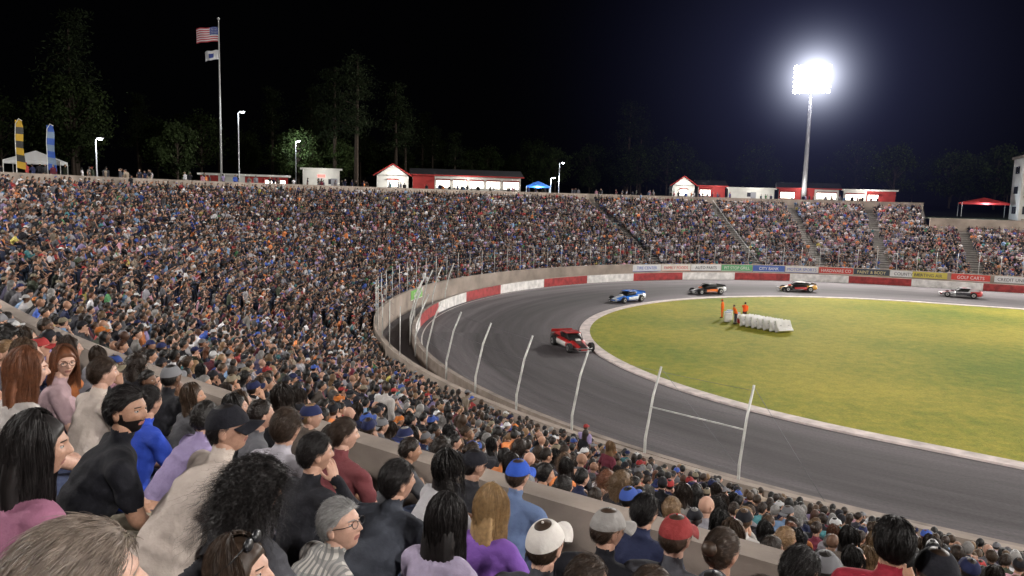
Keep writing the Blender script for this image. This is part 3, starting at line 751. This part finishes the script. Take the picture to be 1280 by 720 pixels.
# ------------------------------------------------------------ race cars
M_tire=mat('tyre_rubber',(.018,.018,.018),.8); M_rim=mat('wheel_rim',(.5,.5,.5),.3,metal=.8); M_blk=mat('car_black',(.01,.01,.01),.5); M_bar=mat('roll_bar',(.3,.3,.3),.4,metal=.5)
def paint(c): 
    m=mat('car_paint',c,.3,4,.08,spec=.5); m.node_tree.nodes['Principled BSDF'].inputs['Coat Weight'].default_value=.4; return m
def race_car(loc,heading,c1,c2,c3,num):
    root=empty('race_car',loc,heading); P1,P2,P3=paint(c1),paint(c2),paint(c3)
    def ring(x,hw,z0,z1,n=16,e=3.4):
        o=[]
        for j in range(n):
            a=2*math.pi*j/n; ca,sa=math.cos(a),math.sin(a)
            o.append((x,hw*math.copysign(abs(ca)**(2/e),ca),(z0+z1)/2+(z1-z0)/2*math.copysign(abs(sa)**(2/e),sa)))
        return o
    def loft(name,secs,mats,mf=None):
        mb=MB(); n=16; V=[]
        for s in secs: V+=ring(*s)
        F=[];M=[]
        for i in range(len(secs)-1):
            for j in range(n): F.append((i*n+j,i*n+(j+1)%n,(i+1)*n+(j+1)%n,(i+1)*n+j)); M.append(mf(i,j) if mf else 0)
        F+=[tuple(range(n))[::-1],tuple((len(secs)-1)*n+j for j in range(n))]; M+=[0,0]
        mb.add(V,F,M); return mb.obj(name,mats,True,root)
    loft('hood',[(2.25,.30,.22,.40),(2.05,.40,.18,.50),(1.5,.44,.16,.62),(.9,.48,.16,.72),(.55,.55,.16,.76)],[P1,P2],lambda i,j:1 if j in(3,4) or i==0 else 0)
    loft('body_side',[(.75,.62,.14,.66),(.55,.82,.13,.72),(-.2,.88,.13,.76),(-1.0,.90,.14,.80),(-1.9,.92,.2,.86),(-2.25,.88,.3,.86)],[P1,P2,P3],lambda i,j:2 if (i in(1,2) and j in(0,15,7,8)) else (1 if i>=3 else 0))
    loft('window_opening',[(.62,.50,.66,.78),(.15,.60,.66,1.10),(-.9,.60,.66,1.13),(-1.35,.60,.66,.90)],[M_blk])
    mb=MB()
    mb.box((-.42,0,1.17),(1.25,1.16,.05),0)
    for s in(-1,1):
        mb.tube([(.68,s*.52,.74),(.2,s*.56,1.16)],[.03,.03],1,6); mb.tube([(-.35,s*.62,.78),(-.35,s*.58,1.16)],[.03,.03],1,6)
        mb.add([(-1.0,s*.615,1.15),(-.75,s*.62,.78),(-1.95,s*.66,.84),(-1.95,s*.66,.90)],[(0,1,2,3)],0)
    mb.box((-2.12,0,1.0),(.03,1.7,.24),0,M=Matrix.Rotation(R2(25),3,'Y'))
    mb.obj('roof',[P1,M_blk],False,root,None,.015)
    mb=MB()
    for s in(-1,1):
        mb.tube([(1.0,s*.44,.3),(1.45,s*.70,.36)],[.025,.025],0,6); mb.tube([(1.9,s*.40,.3),(1.45,s*.70,.36)],[.025,.025],0,6)
        mb.tube([(.9,s*.95,.35),(-.6,s*1.0,.35)],[.03,.03],0,6); mb.tube([(.9,s*.95,.35),(.75,s*.6,.35)],[.03,.03],0,6)
    mb.tube([(2.1,-.62,.42),(2.38,-.5,.42),(2.38,.5,.42),(2.1,.62,.42)],[.035]*4,0,6,(0,0,1)); mb.tube([(2.1,-.5,.25),(2.36,-.45,.25),(2.36,.45,.25),(2.1,.5,.25)],[.03]*4,0,6,(0,0,1))
    mb.tube([(-2.2,-.7,.5),(-2.42,-.6,.5),(-2.42,.6,.5),(-2.2,.7,.5)],[.035]*4,0,6,(0,0,1)); mb.box((.95,0,.80),(.35,.3,.12),1)
    mb.obj('bumpers',[M_bar,P3],True,root)
    for nm,x,y,w,r in(('wheel_1',1.45,.86,.30,.34),('wheel_2',1.45,-.86,.30,.34),('wheel_3',-1.35,.88,.40,.37),('wheel_4',-1.35,-.88,.40,.37)):
        mb=MB(); mb.tube([(x,y-w/2,r),(x,y-w/2+.04,r),(x,y+w/2-.04,r),(x,y+w/2,r)],[r*.9,r,r,r*.9],0,24,(1,0,0))
        s=1 if y>0 else -1; mb.tube([(x,y+s*(w/2-.06),r),(x,y+s*(w/2+.006),r)],[r*.58,r*.56],1,18,(1,0,0)); mb.tube([(x,y+s*(w/2),r),(x,y+s*(w/2+.03),r)],[r*.2,r*.18],0,12,(1,0,0))
        mb.obj(nm,[M_tire,M_rim],False,root)
    for side,(lx,rot) in enumerate((((.15,.925,.28),(R2(90),0,math.pi)),((-.75,-.925,.28),(R2(90),0,0)),((-.1,-.35,1.2),(0,0,R2(90))))):
        tx=bpy.data.curves.new('number','FONT'); tx.body=num; tx.size=.55 if side<2 else .75; tx.extrude=.004; tx.materials.append(P2 if side==2 else P3)
        to=bpy.data.objects.new('number',tx); scene.collection.objects.link(to); to.parent=root; to.location=lx; to.rotation_euler=rot
    return root
def tang(x,y):
    dx_,dy_=x-37.,y-60.; return math.atan2(dx_,-dy_)
for (x,y,off,c1,c2,c3,nm) in((4.55,55.0,10,(.38,.02,.02),(.03,.02,.02),(.6,.58,.55),'1'),(12.4,81.4,-6,(.02,.16,.62),(.65,.68,.7),(.65,.68,.7),'21'),
    (23.3,90.4,0,(.02,.02,.025),(.6,.6,.6),(.75,.18,.03),'75'),(36.,95.5,0,(.02,.02,.02),(.6,.3,.03),(.5,.03,.03),'4'),(55.9,94.0,0,(.55,.53,.55),(.45,.03,.03),(.05,.05,.06),'07')):
    race_car((x,y,.006),tang(x,y)+R2(off),c1,c2,c3,nm)

# ------------------------------------------------------------ advertising banners
WORDS=['TIRE CENTER','FAMILY FOODS','AUTO PARTS','PIT STOP GRILL','CITY BANK','MOTOR SPORTS','HARDWARE CO','PAINT & BODY','COUNTY FAIR','HEATING AIR','GOLF CARTS','CREDIT UNION','TRUCK SALES','RACE FUEL','PLUMBING','LUMBER YARD','INSURANCE']
BC=[((.55,.55,.55),(.05,.1,.4)),((.55,.53,.48),(.5,.05,.04)),((.55,.55,.55),(.02,.02,.03)),((.1,.3,.14),(.6,.6,.55)),((.05,.10,.32),(.65,.65,.65)),((.52,.50,.47),(.05,.1,.4)),((.45,.05,.04),(.6,.6,.58)),((.04,.05,.07),(.6,.5,.25)),
    ((.55,.55,.55),(.05,.05,.06)),((.5,.42,.08),(.05,.05,.1)),((.5,.05,.04),(.65,.65,.65)),((.55,.55,.55),(.02,.02,.02)),((.55,.55,.57),(.4,.05,.05)),((.02,.08,.32),(.65,.65,.65)),((.02,.02,.03),(.6,.6,.6)),((.55,.55,.55),(.5,.05,.04)),((.02,.28,.2),(.65,.65,.65))]
BP=[(C2+dirv(a)*49.2,dirv(a)) for a in np.arange(114,69,-5.6)]+[(C2+NF*49.2+AX*s,NF) for s in np.arange(1.5,50,5.2)]
for i,(p,d) in enumerate(BP+[(C2+dirv(168)*49.2,dirv(168))]):
    c,tc_=BC[i%17]; w=4.7; last=i==len(BP)
    if last: c,tc_,w=(.15,.38,.08),(.6,.6,.5),3.2
    rz=math.atan2(-d[1],-d[0])+math.pi/2
    root=empty('advertising_banner',(p[0],p[1],1.42),rz)
    mb=MB(); mb.box((0,0,0),(w,.03,.92),0); mb.box((0,-.02,-.43),(w,.02,.05),1); mb.obj('panel',[mat('banner_vinyl',c,.5,2,.1),mat('banner_edge',tc_)],False,root)
    tx=bpy.data.curves.new('lettering','FONT'); tx.body=WORDS[i%17] if not last else 'GATE 5'; tx.size=.62; tx.align_x='CENTER'; tx.extrude=.003; tx.materials.append(mat('banner_ink',tc_))
    to=bpy.data.objects.new('lettering',tx); scene.collection.objects.link(to); to.parent=root; to.location=(0,-.035,-.2); to.rotation_euler=(R2(90),0,0); to.scale=(.92,1,1)

# ------------------------------------------------------------ lights
M_lamp=emis('floodlight_glass',(1,.98,.95),90); M_lamp.cycles.emission_sampling='NONE'
M_steel=mat('tower_steel',(.34,.34,.36),.5,1,.15,metal=.4); M_house=mat('lamp_housing',(.2,.2,.2),.5)
def light_tower(loc,z1,aim,power,name='floodlight_tower',cols=8,rows=6):
    root=empty(name,loc); H=z1-loc[2]
    mb=MB(); mb.tube([(0,0,0),(0,0,H*.5),(0,0,H+2)],[.48,.38,.26],0,14,(1,0,0)); mb.box((0,0,.2),(1.4,1.4,.5),0)
    a=math.atan2(aim[1]-loc[1],aim[0]-loc[0]); f=np.array((math.cos(a),math.sin(a))); t=np.array((-f[1],f[0]))
    W=6.6; Hh=4.4
    for r in range(rows):
        z=H-Hh/2+Hh*r/(rows-1); mb.tube([(*(t*-W/2+f*.3),z),(*(t*W/2+f*.3),z)],[.07,.07],0,6,(0,0,1))
    mb.tube([(*(t*-2+f*.3),H-Hh/2),(*(t*-2+f*.3),H+Hh/2)],[.06,.06],0,6,(1,0,0)); mb.tube([(*(t*2+f*.3),H-Hh/2),(*(t*2+f*.3),H+Hh/2)],[.06,.06],0,6,(1,0,0))
    mb.obj('pole',[M_steel],True,root)
    mb=MB()
    for r in range(rows):
        for c in range(cols):
            z=H-Hh/2+Hh*r/(rows-1); q=t*(-W/2+W*(c+.5)/cols); dn=np.array((f[0]*.86,f[1]*.86,-.5))
            c0=np.array((*(q+f*.5),z)); mb.tube([c0-dn*.1,c0+dn*.15,c0+dn*.35],[.15,.36,.42],0,12,(0,0,1)); mb.tube([c0+dn*.34,c0+dn*.37],[.40,.40],1,12,(0,0,1))
    mb.obj('floodlights',[M_house,M_lamp],False,root)
    L=bpy.data.lights.new('flood','SPOT'); L.energy=power; L.spot_size=R2(136); L.spot_blend=.6; L.shadow_soft_size=1.4; L.color=(1,.95,.90)
    lo=bpy.data.objects.new('flood',L); scene.collection.objects.link(lo); lo.parent=root; src=Vector((f[0]*1.8,f[1]*1.8,H)); lo.location=src
    dirn=Vector(aim)-Vector(loc)-src; lo.rotation_euler=dirn.to_track_quat('-Z','Y').to_euler()
    return root
T1=(54.9,145.5,10.9)
light_tower(T1,34.2,(30,70,0),3.3e5)
light_tower((112,100,10.9),36,(35,60,0),3.4e5)
light_tower((86,-2,10.9),36,(30,55,0),2.2e5)
light_tower((-52,18,10.9),35,(20,55,0),1.1e5)
light_tower((18,-32,10.9),35,(20,45,0),.6e5)
def glow_volume(name,RH,fn,c0,c1,step):  # self-emitting sphere imitating the floodlight's glow in the air; scatters no light
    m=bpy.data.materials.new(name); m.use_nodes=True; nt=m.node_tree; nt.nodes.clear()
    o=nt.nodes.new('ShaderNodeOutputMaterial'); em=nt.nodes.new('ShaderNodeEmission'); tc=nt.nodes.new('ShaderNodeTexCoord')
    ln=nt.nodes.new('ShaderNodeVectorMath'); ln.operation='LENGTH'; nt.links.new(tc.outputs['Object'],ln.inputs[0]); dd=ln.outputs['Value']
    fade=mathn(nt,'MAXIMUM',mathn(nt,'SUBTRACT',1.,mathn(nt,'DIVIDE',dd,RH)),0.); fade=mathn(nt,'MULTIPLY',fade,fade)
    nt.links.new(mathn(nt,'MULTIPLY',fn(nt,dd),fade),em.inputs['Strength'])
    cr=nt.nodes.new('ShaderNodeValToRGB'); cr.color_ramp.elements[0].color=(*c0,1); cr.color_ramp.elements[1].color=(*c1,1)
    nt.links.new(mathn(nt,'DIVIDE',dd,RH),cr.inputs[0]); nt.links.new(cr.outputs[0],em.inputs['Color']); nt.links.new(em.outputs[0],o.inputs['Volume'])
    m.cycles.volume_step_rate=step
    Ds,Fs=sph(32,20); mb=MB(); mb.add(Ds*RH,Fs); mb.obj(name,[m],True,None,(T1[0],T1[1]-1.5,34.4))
glow_volume('wide_glow_volume',68.,lambda nt,dd:mathn(nt,'DIVIDE',.033,mathn(nt,'ADD',dd,6.)),(.40,.44,1.),(.15,.16,.5),.9)  # wide blue glow, emitted by the volume itself
glow_volume('core_glow_volume',18.,lambda nt,dd:mathn(nt,'DIVIDE',22.,mathn(nt,'POWER',mathn(nt,'ADD',mathn(nt,'MULTIPLY',dd,dd),10.),1.5)),(.9,.92,1),(.5,.6,1),.35)  # brighter emissive core of the imitated glow

# ------------------------------------------------------------ flag pole
def flag(name,root,z,w,h,us):
    mb=MB(); nx,ny=26,13; V=[]
    for j in range(ny+1):
        for i in range(nx+1):
            u=i/nx; v=j/ny; V.append((-u*w*.93-.08,.22*math.sin(u*7+v*1.3)*u,z-h*v-.28*u*u+.05*math.sin(u*9)))
    F=[];M=[]
    for j in range(ny):
        for i in range(nx):
            a=j*(nx+1)+i; F.append((a,a+1,a+nx+2,a+nx+1))
            if us: M.append(1 if (i<10 and j<7) else (0 if j%2==0 else 2))
            else: M.append(1 if (8<i<18 and 3<j<10) else 2)
    mb.add(V,F,M)
    if us:
        for j in range(5):
            for i in range(6):
                u=(i+.8)*.38/6; v=(j+.7)*.54/5; x=-u*w*.93-.08; y=.22*math.sin(u*7+v*1.3)*u; zz=z-h*v-.28*u*u+.05*math.sin(u*9)
                for s in(-.012,.012): mb.add([(x-.035,y+s,zz-.035),(x+.035,y+s,zz-.035),(x+.035,y+s,zz+.035),(x-.035,y+s,zz+.035)],[(0,1,2,3)],2)
    mb.obj(name,[mat('flag_red',(.35,.03,.04)),mat('flag_blue',(.03,.05,.2)),mat('flag_white',(.5,.5,.52))],True,root)
root=empty('flag_pole',(-36.3,94.8,10.9)); mb=MB(); mb.tube([(0,0,0),(0,0,10),(0,0,20.3)],[.13,.10,.06],0,10,(1,0,0)); Ds,Fs=sph(12,8); mb.add(Ds*.16+np.array((0,0,20.4)),Fs,0); mb.obj('pole',[mat('pole_aluminium',(.34,.34,.34),.4)],True,root)
flag('national_flag',root,19.4,2.9,1.7,True); flag('state_flag',root,16.7,1.8,1.1,False)
M_bulb=emis('lamp_glass',(.9,.95,1),40)
def lamp_post(x,y,h,en=900):
    root=empty('street_lamp',(x,y,10.9)); mb=MB(); mb.tube([(0,0,0),(0,0,h)],[.08,.055],0,8,(1,0,0)); mb.tube([(0,0,h),(.5,-.2,h+.12)],[.04,.04],0,6,(0,0,1)); mb.box((.6,-.25,h+.14),(.6,.3,.1),0); mb.obj('pole',[M_steel],False,root)
    mb=MB(); Ds,Fs=sph(10,8); mb.add(Ds*np.array([.24,.16,.1])+np.array((.6,-.25,h+.05)),Fs); mb.obj('lamp_glass',[M_bulb],True,root)
    L=bpy.data.lights.new('lamp','POINT'); L.energy=en; L.shadow_soft_size=.3; L.color=(.85,.95,1); lo=bpy.data.objects.new('lamp',L); scene.collection.objects.link(lo); lo.parent=root; lo.location=(.6,-.25,h-.25)
lamp_post(-34.0,94.5,9.3,500); lamp_post(-42,77,4.6,900); lamp_post(6.5,139,3.5,1500); lamp_post(8.0,139,6.2,200); lamp_post(91,133,3,900); lamp_post(-36,126,8,1300)

# ------------------------------------------------------------ buildings on the rim
M_brick=mat('red_painted_block',(.26,.022,.02),.7,1,.2,.3,8); M_wwall=mat('white_block',(.50,.49,.46),.7,.8,.12,.2,8); M_roof=mat('dark_roof',(.03,.03,.035),.7,1,.2)
M_win=emis('lit_opening',(1,.93,.82),4.0); M_winr=emis('lit_red_sign',(1,.1,.08),1.5); M_door=mat('door_grey',(.2,.2,.22)); M_glass=mat('window_dark',(.03,.03,.04),.15)
def building(name,x0,y0,x1,y1,dep,h,segs,roof='gable',base=10.9,rh=1.2):
    a=math.atan2(y1-y0,x1-x0); L=math.hypot(x1-x0,y1-y0); root=empty(name,(x0,y0,base),a)
    mb=MB(); x=0
    mb.box((L/2,dep/2+.1,h/2),(L,dep,h),0)
    for (l,col,kind) in segs:
        l=l*L; mi={'r':1,'w':0}[col]; mb.box((x+l/2,.0,h/2),(l-.02,.22,h),mi)
        if kind=='lit':
            nn=max(1,int(l/2.4))
            for q in range(nn):
                cx=x+l*(q+.5)/nn; ww=l/nn*.78
                mb.box((cx,-.13,h*.56),(ww,.05,h*.36),2); mb.box((cx,-.30,h*.36),(ww+.1,.4,.06),0); 
                mb.box((cx,-.5,h*.80),(ww+.2,.9,.06),1,M=Matrix.Rotation(R2(12),3,'X'))
                for e_ in(-.17,.17): mb.box((cx+e_*ww*1.5,-.17,h*.56),(.06,.04,h*.36),0)
        if kind=='door':
            mb.box((x+l/2,-.12,1.05),(1.0,.06,2.1),3); mb.box((x+l*.2,-.12,1.6),(.8,.05,.8),4)
        if kind=='sign': mb.box((x+l/2,-.14,h*.72),(l*.5,.06,.4),5)
        x+=l
    mb.obj('walls',[M_wwall,M_brick,M_win,M_door,M_glass,M_winr],False,root)
    mb=MB()
    if roof=='gable':
        V=[(-.5,-.7,h),(L+.5,-.7,h),(L+.5,dep+.7,h),(-.5,dep+.7,h),(-.5,dep/2,h+rh),(L+.5,dep/2,h+rh)]
        mb.add(V,[(0,1,5,4),(3,4,5,2),(0,3,2,1)],0); mb.add([V[0],V[4],V[3],V[1],V[2],V[5]],[(0,1,2),(3,4,5)],2); mb.box((L/2,-.72,h-.02),(L+1,.06,.22),1)
    elif roof=='front':
        V=[(-.5,-.9,h),(L+.5,-.9,h),(L+.5,dep,h),(-.5,dep,h),(L/2,-.9,h+rh*1.3),(L/2,dep,h+rh*1.3)]
        mb.add(V,[(0,4,5,3),(4,1,2,5),(0,3,2,1)],0); mb.add([(0,-.5,h),(L,-.5,h),(L/2,-.5,h+rh*1.2)],[(0,1,2)],2)
        mb.tube([(-.6,-.92,h-.05),(L/2,-.92,h+rh*1.32)],[.1,.1],1,6); mb.tube([(L+.6,-.92,h-.05),(L/2,-.92,h+rh*1.32)],[.1,.1],1,6)
    else:
        mb.box((L/2,dep/2,h+.12),(L+.8,dep+.9,.2),0); mb.box((L/2,-.47,h+.12),(L+.8,.05,.3),2)
    mb.obj('roof',[M_roof,M_brick,M_wwall],False,root)
    return root
building('concession_stand',-23.5,130.4,-18.2,131.2,6,3.0,[(.3,'w',''),(.4,'w','lit'),(.3,'w','')],'front',rh=1.5)
building('concession_building',-17.5,131.3,1,134,7,3.3,[(.2,'r',''),(.62,'w','lit'),(.18,'w','lit')])
building('ticket_booth',-33.5,121,-28,122.5,3,3.4,[(.3,'w',''),(.4,'w','sign'),(.3,'w','door')],'flat')
building('restroom_building',-46,112,-34.5,116.5,5,2.0,[(.2,'r',''),(.3,'w',''),(.2,'r',''),(.3,'r','lit')],'flat')
building('concession_stand',31,150.6,35.2,150.2,6,3.0,[(.3,'w',''),(.4,'w','lit'),(.3,'w','')],'front',rh=1.4)
building('concession_building',36,150,41,149.4,7,3.1,[(.5,'r','lit'),(.5,'r','')])
building('ticket_office',41.6,149.3,50,147.6,6,2.7,[(.4,'w',''),(.3,'w','door'),(.3,'w','')],'flat')
building('concession_building',50.8,147.4,61,144.3,7,3.0,[(.3,'r','lit'),(.3,'r',''),(.4,'w','lit')],'gable')
building('storage_building',61.8,144,70,140.8,6,2.8,[(.45,'w','lit'),(.25,'r','lit'),(.3,'r','')],'flat')
for x,y,en in((33,148,300),(39,147,200),(46,145.5,250),(54,144,250),(65,140,350),(-8,130,260),(-20,128.5,350),(-30,119.5,120)):
    L=bpy.data.lights.new('wall_lamp','POINT'); L.energy=en*1.6; L.shadow_soft_size=.2; L.color=(1,.97,.9); lo=bpy.data.objects.new('wall_lamp',L); scene.collection.objects.link(lo); lo.location=(x,y,13.4)
root=empty('press_box_tower',(82.2,124.6,7.0),R2(-22)); mb=MB(); mb.box((5,3.5,6.2),(10,7,12.4),0)
for k in range(3):
    mb.box((5,-.06,2.4+3.7*k),(9.2,.16,.25),1)
    for c in range(5): mb.box((1.1+1.95*c,-.03,3.9+3.3*k),(1.3,.14,1.3),2)
mb.box((5,3.5,12.6),(10.6,7.6,.35),1)
for k in range(3): mb.box((-.03,3.5,3.9+3.3*k),(.12,2.6,1.2),2)
mb.obj('walls',[M_wwall,M_conc2,M_glass],False,root)
def canopy(name,x,y,z,w,d,h,col,rz=0,glow=0):
    root=empty(name,(x,y,z),rz); mb=MB()
    for sx in(-1,1):
        for sy in(-1,1): mb.tube([(sx*w/2,sy*d/2,0),(sx*w/2,sy*d/2,h)],[.03,.03],0,6,(1,0,0))
    mb.obj('legs',[M_post],False,root); mb=MB()
    V=[(-w/2,-d/2,h),(w/2,-d/2,h),(w/2,d/2,h),(-w/2,d/2,h),(0,0,h+.9)]+[(-w/2,-d/2,h-.3),(w/2,-d/2,h-.3),(w/2,d/2,h-.3),(-w/2,d/2,h-.3)]
    mb.add(V,[(0,1,4),(1,2,4),(2,3,4),(3,0,4),(0,5,6,1),(1,6,7,2),(2,7,8,3),(3,8,5,0)],0); mb.obj('canvas',[mat('canopy_fabric',col,.8)],False,root)
    if glow:
        L=bpy.data.lights.new('canopy_lamp','POINT'); L.energy=glow; L.shadow_soft_size=.2; L.color=(.7,.85,1); lo=bpy.data.objects.new('canopy_lamp',L); scene.collection.objects.link(lo); lo.parent=root; lo.location=(0,-d/2-.4,h-.4)
canopy('canopy_tent',-41.5,66.5,10.9,4.2,3,2.0,(.3,.3,.3),R2(20)); canopy('red_canopy_tent',80.0,130.5,9.6,7,4,2.4,(.5,.04,.04),R2(-22),500)
canopy('blue_canopy_tent',4.2,138.5,10.9,4.2,3,2.0,(.05,.2,.7),0,600)
def feather(x,y,c1,c2,h=5.2):
    root=empty('feather_flag',(x,y,10.9)); mb=MB(); P=[(0,0,0),(0,0,h*.7),(.08,0,h*.92),(.35,0,h),(.62,0,h*.97)]; mb.tube(P,[.03]*5,0,6,(0,1,0))
    N=14; V=[];F=[];M=[]
    for i in range(N+1):
        t=i/N; z=h*.25+h*.73*t; w_=.72*(1-.12*t)*(1 if t<.9 else .9)
        V+=[(.03,.03*math.sin(t*8),z),(w_,.08*math.sin(t*8+1),z-.15*(1-t)+.0)]
    for i in range(N): F.append((2*i,2*i+1,2*i+3,2*i+2)); M.append(1 if (i%4)<2 else 2)
    mb.add(V,F,M); mb.obj('fabric',[M_post,mat('flag_fabric',c1,.7),mat('flag_fabric_2',c2,.7)],False,root)
feather(-40.3,62,(.28,.17,.01),(.02,.02,.02)); feather(-39,64,(.015,.05,.22),(.10,.14,.2),5.0)
# ------------------------------------------------------------ trees
M_bark=mat('bark',(.035,.025,.018),.9,4,.3); 
def leafmat(n,c): 
    return mat(n,c,.85,.5,.7,spec=.1)
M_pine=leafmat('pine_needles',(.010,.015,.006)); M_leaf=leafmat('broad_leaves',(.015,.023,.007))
M_leaf_lamplit=leafmat('broad_leaves_lamplit_tint',(.022,.034,.010))  # lighter leaf copy, street lamp's light put into the colour
def tree_mesh(kind,h,nl):
    mb=MB(); x0=random.uniform(-.3,.3)
    mb.tube([(0,0,0),(x0*.4,0,h*.4),(x0,.1,h*.75),(x0*1.2,0,h*.97)],[h*.018,h*.014,h*.008,h*.002],0,7,(1,0,0))
    cl=[]
    if kind=='pine':
        for i in range(34):
            t=random.uniform(.42,.98); z=h*t; ln_=h*.17*(1.15-t)**.6*random.uniform(.5,1.2); a=random.uniform(0,6.28)
            e_=(math.cos(a)*ln_+x0,math.sin(a)*ln_,z+ln_*random.uniform(-.1,.3)); mb.tube([(x0*t,0,z),e_],[h*.004,h*.0015],0,4,(0,0,1)); cl.append((e_,h*.035+ln_*.25,.5)); cl.append((((e_[0]+x0)/2,e_[1]/2,(e_[2]+z)/2),h*.03,.5))
    else:
        for i in range(30):
            a=random.uniform(0,6.28); t=random.uniform(.3,.95); rr=h*.30*math.sin(math.pi*min(1,(t-.12)/.9))**.7*random.uniform(.5,1.1)
            e_=(math.cos(a)*rr,math.sin(a)*rr,h*t); mb.tube([(x0*.3,0,h*max(.2,t-.25)),e_],[h*.006,h*.002],0,4,(0,0,1)); cl.append((e_,h*.085,.75))
    C=np.array([c[0] for c in cl]); S=np.array([c[1] for c in cl]); Fz=np.array([c[2] for c in cl])
    id_=RNG.randint(0,len(cl),nl); P=C[id_]+RNG.normal(size=(nl,3))*np.stack([S[id_],S[id_],S[id_]*Fz[id_]],1)*.75
    s=.13+.16*RNG.rand(nl,1); u=RNG.normal(size=(nl,3)); u/=np.linalg.norm(u,axis=1,keepdims=True); v=np.cross(u,RNG.normal(size=(nl,3))); v/=np.linalg.norm(v,axis=1,keepdims=True)
    if kind=='pine': v=v*.35; s=s*1.3
    V=np.stack([P-u*s,P+v*s*.7,P+u*s,P-v*s*.7],1).reshape(-1,3); F=[(4*i,4*i+1,4*i+2,4*i+3) for i in range(nl)]
    mb.add(V,F,1)
    return mb
kit=bpy.data.collections.new('tree_kit')
for i,(k,h) in enumerate((('pine',20),('pine',16),('leaf',13),('leaf',10))):
    mb=tree_mesh(k,h,4200); ob=mb.obj('tree_kit_%d'%i,[M_bark,M_pine if k=='pine' else M_leaf]); scene.collection.objects.unlink(ob); kit.objects.link(ob)
TP=[[],[],[],[]]
for i in range(210):
    a=random.uniform(52,205); r=random.uniform(112,185)
    d=dirv(a); p=C2+d*r
    TP[0].append((p[0],p[1],11.3+(r-95)*.03)); TP[1].append(random.uniform(0,6.28)); TP[2].append(random.uniform(.6,1.05)*(1.15 if a>135 else 1)); TP[3].append(random.choice([0,1,0,2,3,3] if a>110 else [2,2,3,3,3]))
instancer('background_trees',*TP,kit)
for (x,y,k,h) in((-26.5,128,'pine',23),(-31,132,'pine',21),(-22,142,'pine',20),(27,185,'pine',24),(31,190,'pine',20),(-44,100,'leaf',8),(-36.5,129.5,'leaf_lamplit',10),(-31,134,'leaf_lamplit',9),(75,152,'leaf',12),(84,148,'leaf',11),(92,147,'leaf',12)):
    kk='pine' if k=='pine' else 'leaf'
    mb=tree_mesh(kk,h,5200); mb.obj('pine_tree' if k=='pine' else 'broadleaf_tree',[M_bark,M_pine if k=='pine' else (M_leaf_lamplit if k=='leaf_lamplit' else M_leaf)],False,None,(x,y,10.9))
print('trees',time.time()-T0)

# ------------------------------------------------------------ world + camera
w=bpy.data.worlds.new('World'); scene.world=w; w.use_nodes=True; nt=w.node_tree; bg=nt.nodes['Background']
sky=nt.nodes.new('ShaderNodeTexSky'); sky.sky_type='NISHITA'; sky.sun_disc=False; sky.sun_elevation=R2(-6); sky.sun_rotation=R2(40)
hs_=nt.nodes.new('ShaderNodeMixRGB'); hs_.inputs[0].default_value=.6; hs_.inputs[2].default_value=(.26,.27,.38,1); nt.links.new(sky.outputs[0],hs_.inputs[1])
nt.links.new(hs_.outputs[0],bg.inputs['Color']); bg.inputs['Strength'].default_value=.0035
cam=bpy.data.cameras.new('camera'); cam.lens=26.7; cam.sensor_width=36; cam.clip_start=.05; cam.clip_end=4000
co=bpy.data.objects.new('camera',cam); scene.collection.objects.link(co)
th=math.atan(115/950); ro=.027
Fw=Vector((0,math.cos(th),-math.sin(th))); Rt=Vector((1,0,0)); U=Rt.cross(Fw)
Rr=Rt*math.cos(ro)+U*math.sin(ro); Ur=U*math.cos(ro)-Rt*math.sin(ro)
Mx=Matrix((Rr,Ur,-Fw)).transposed().to_4x4(); Mx.translation=Vector((0,0,11)); co.matrix_world=Mx
scene.camera=co
print('done',time.time()-T0)
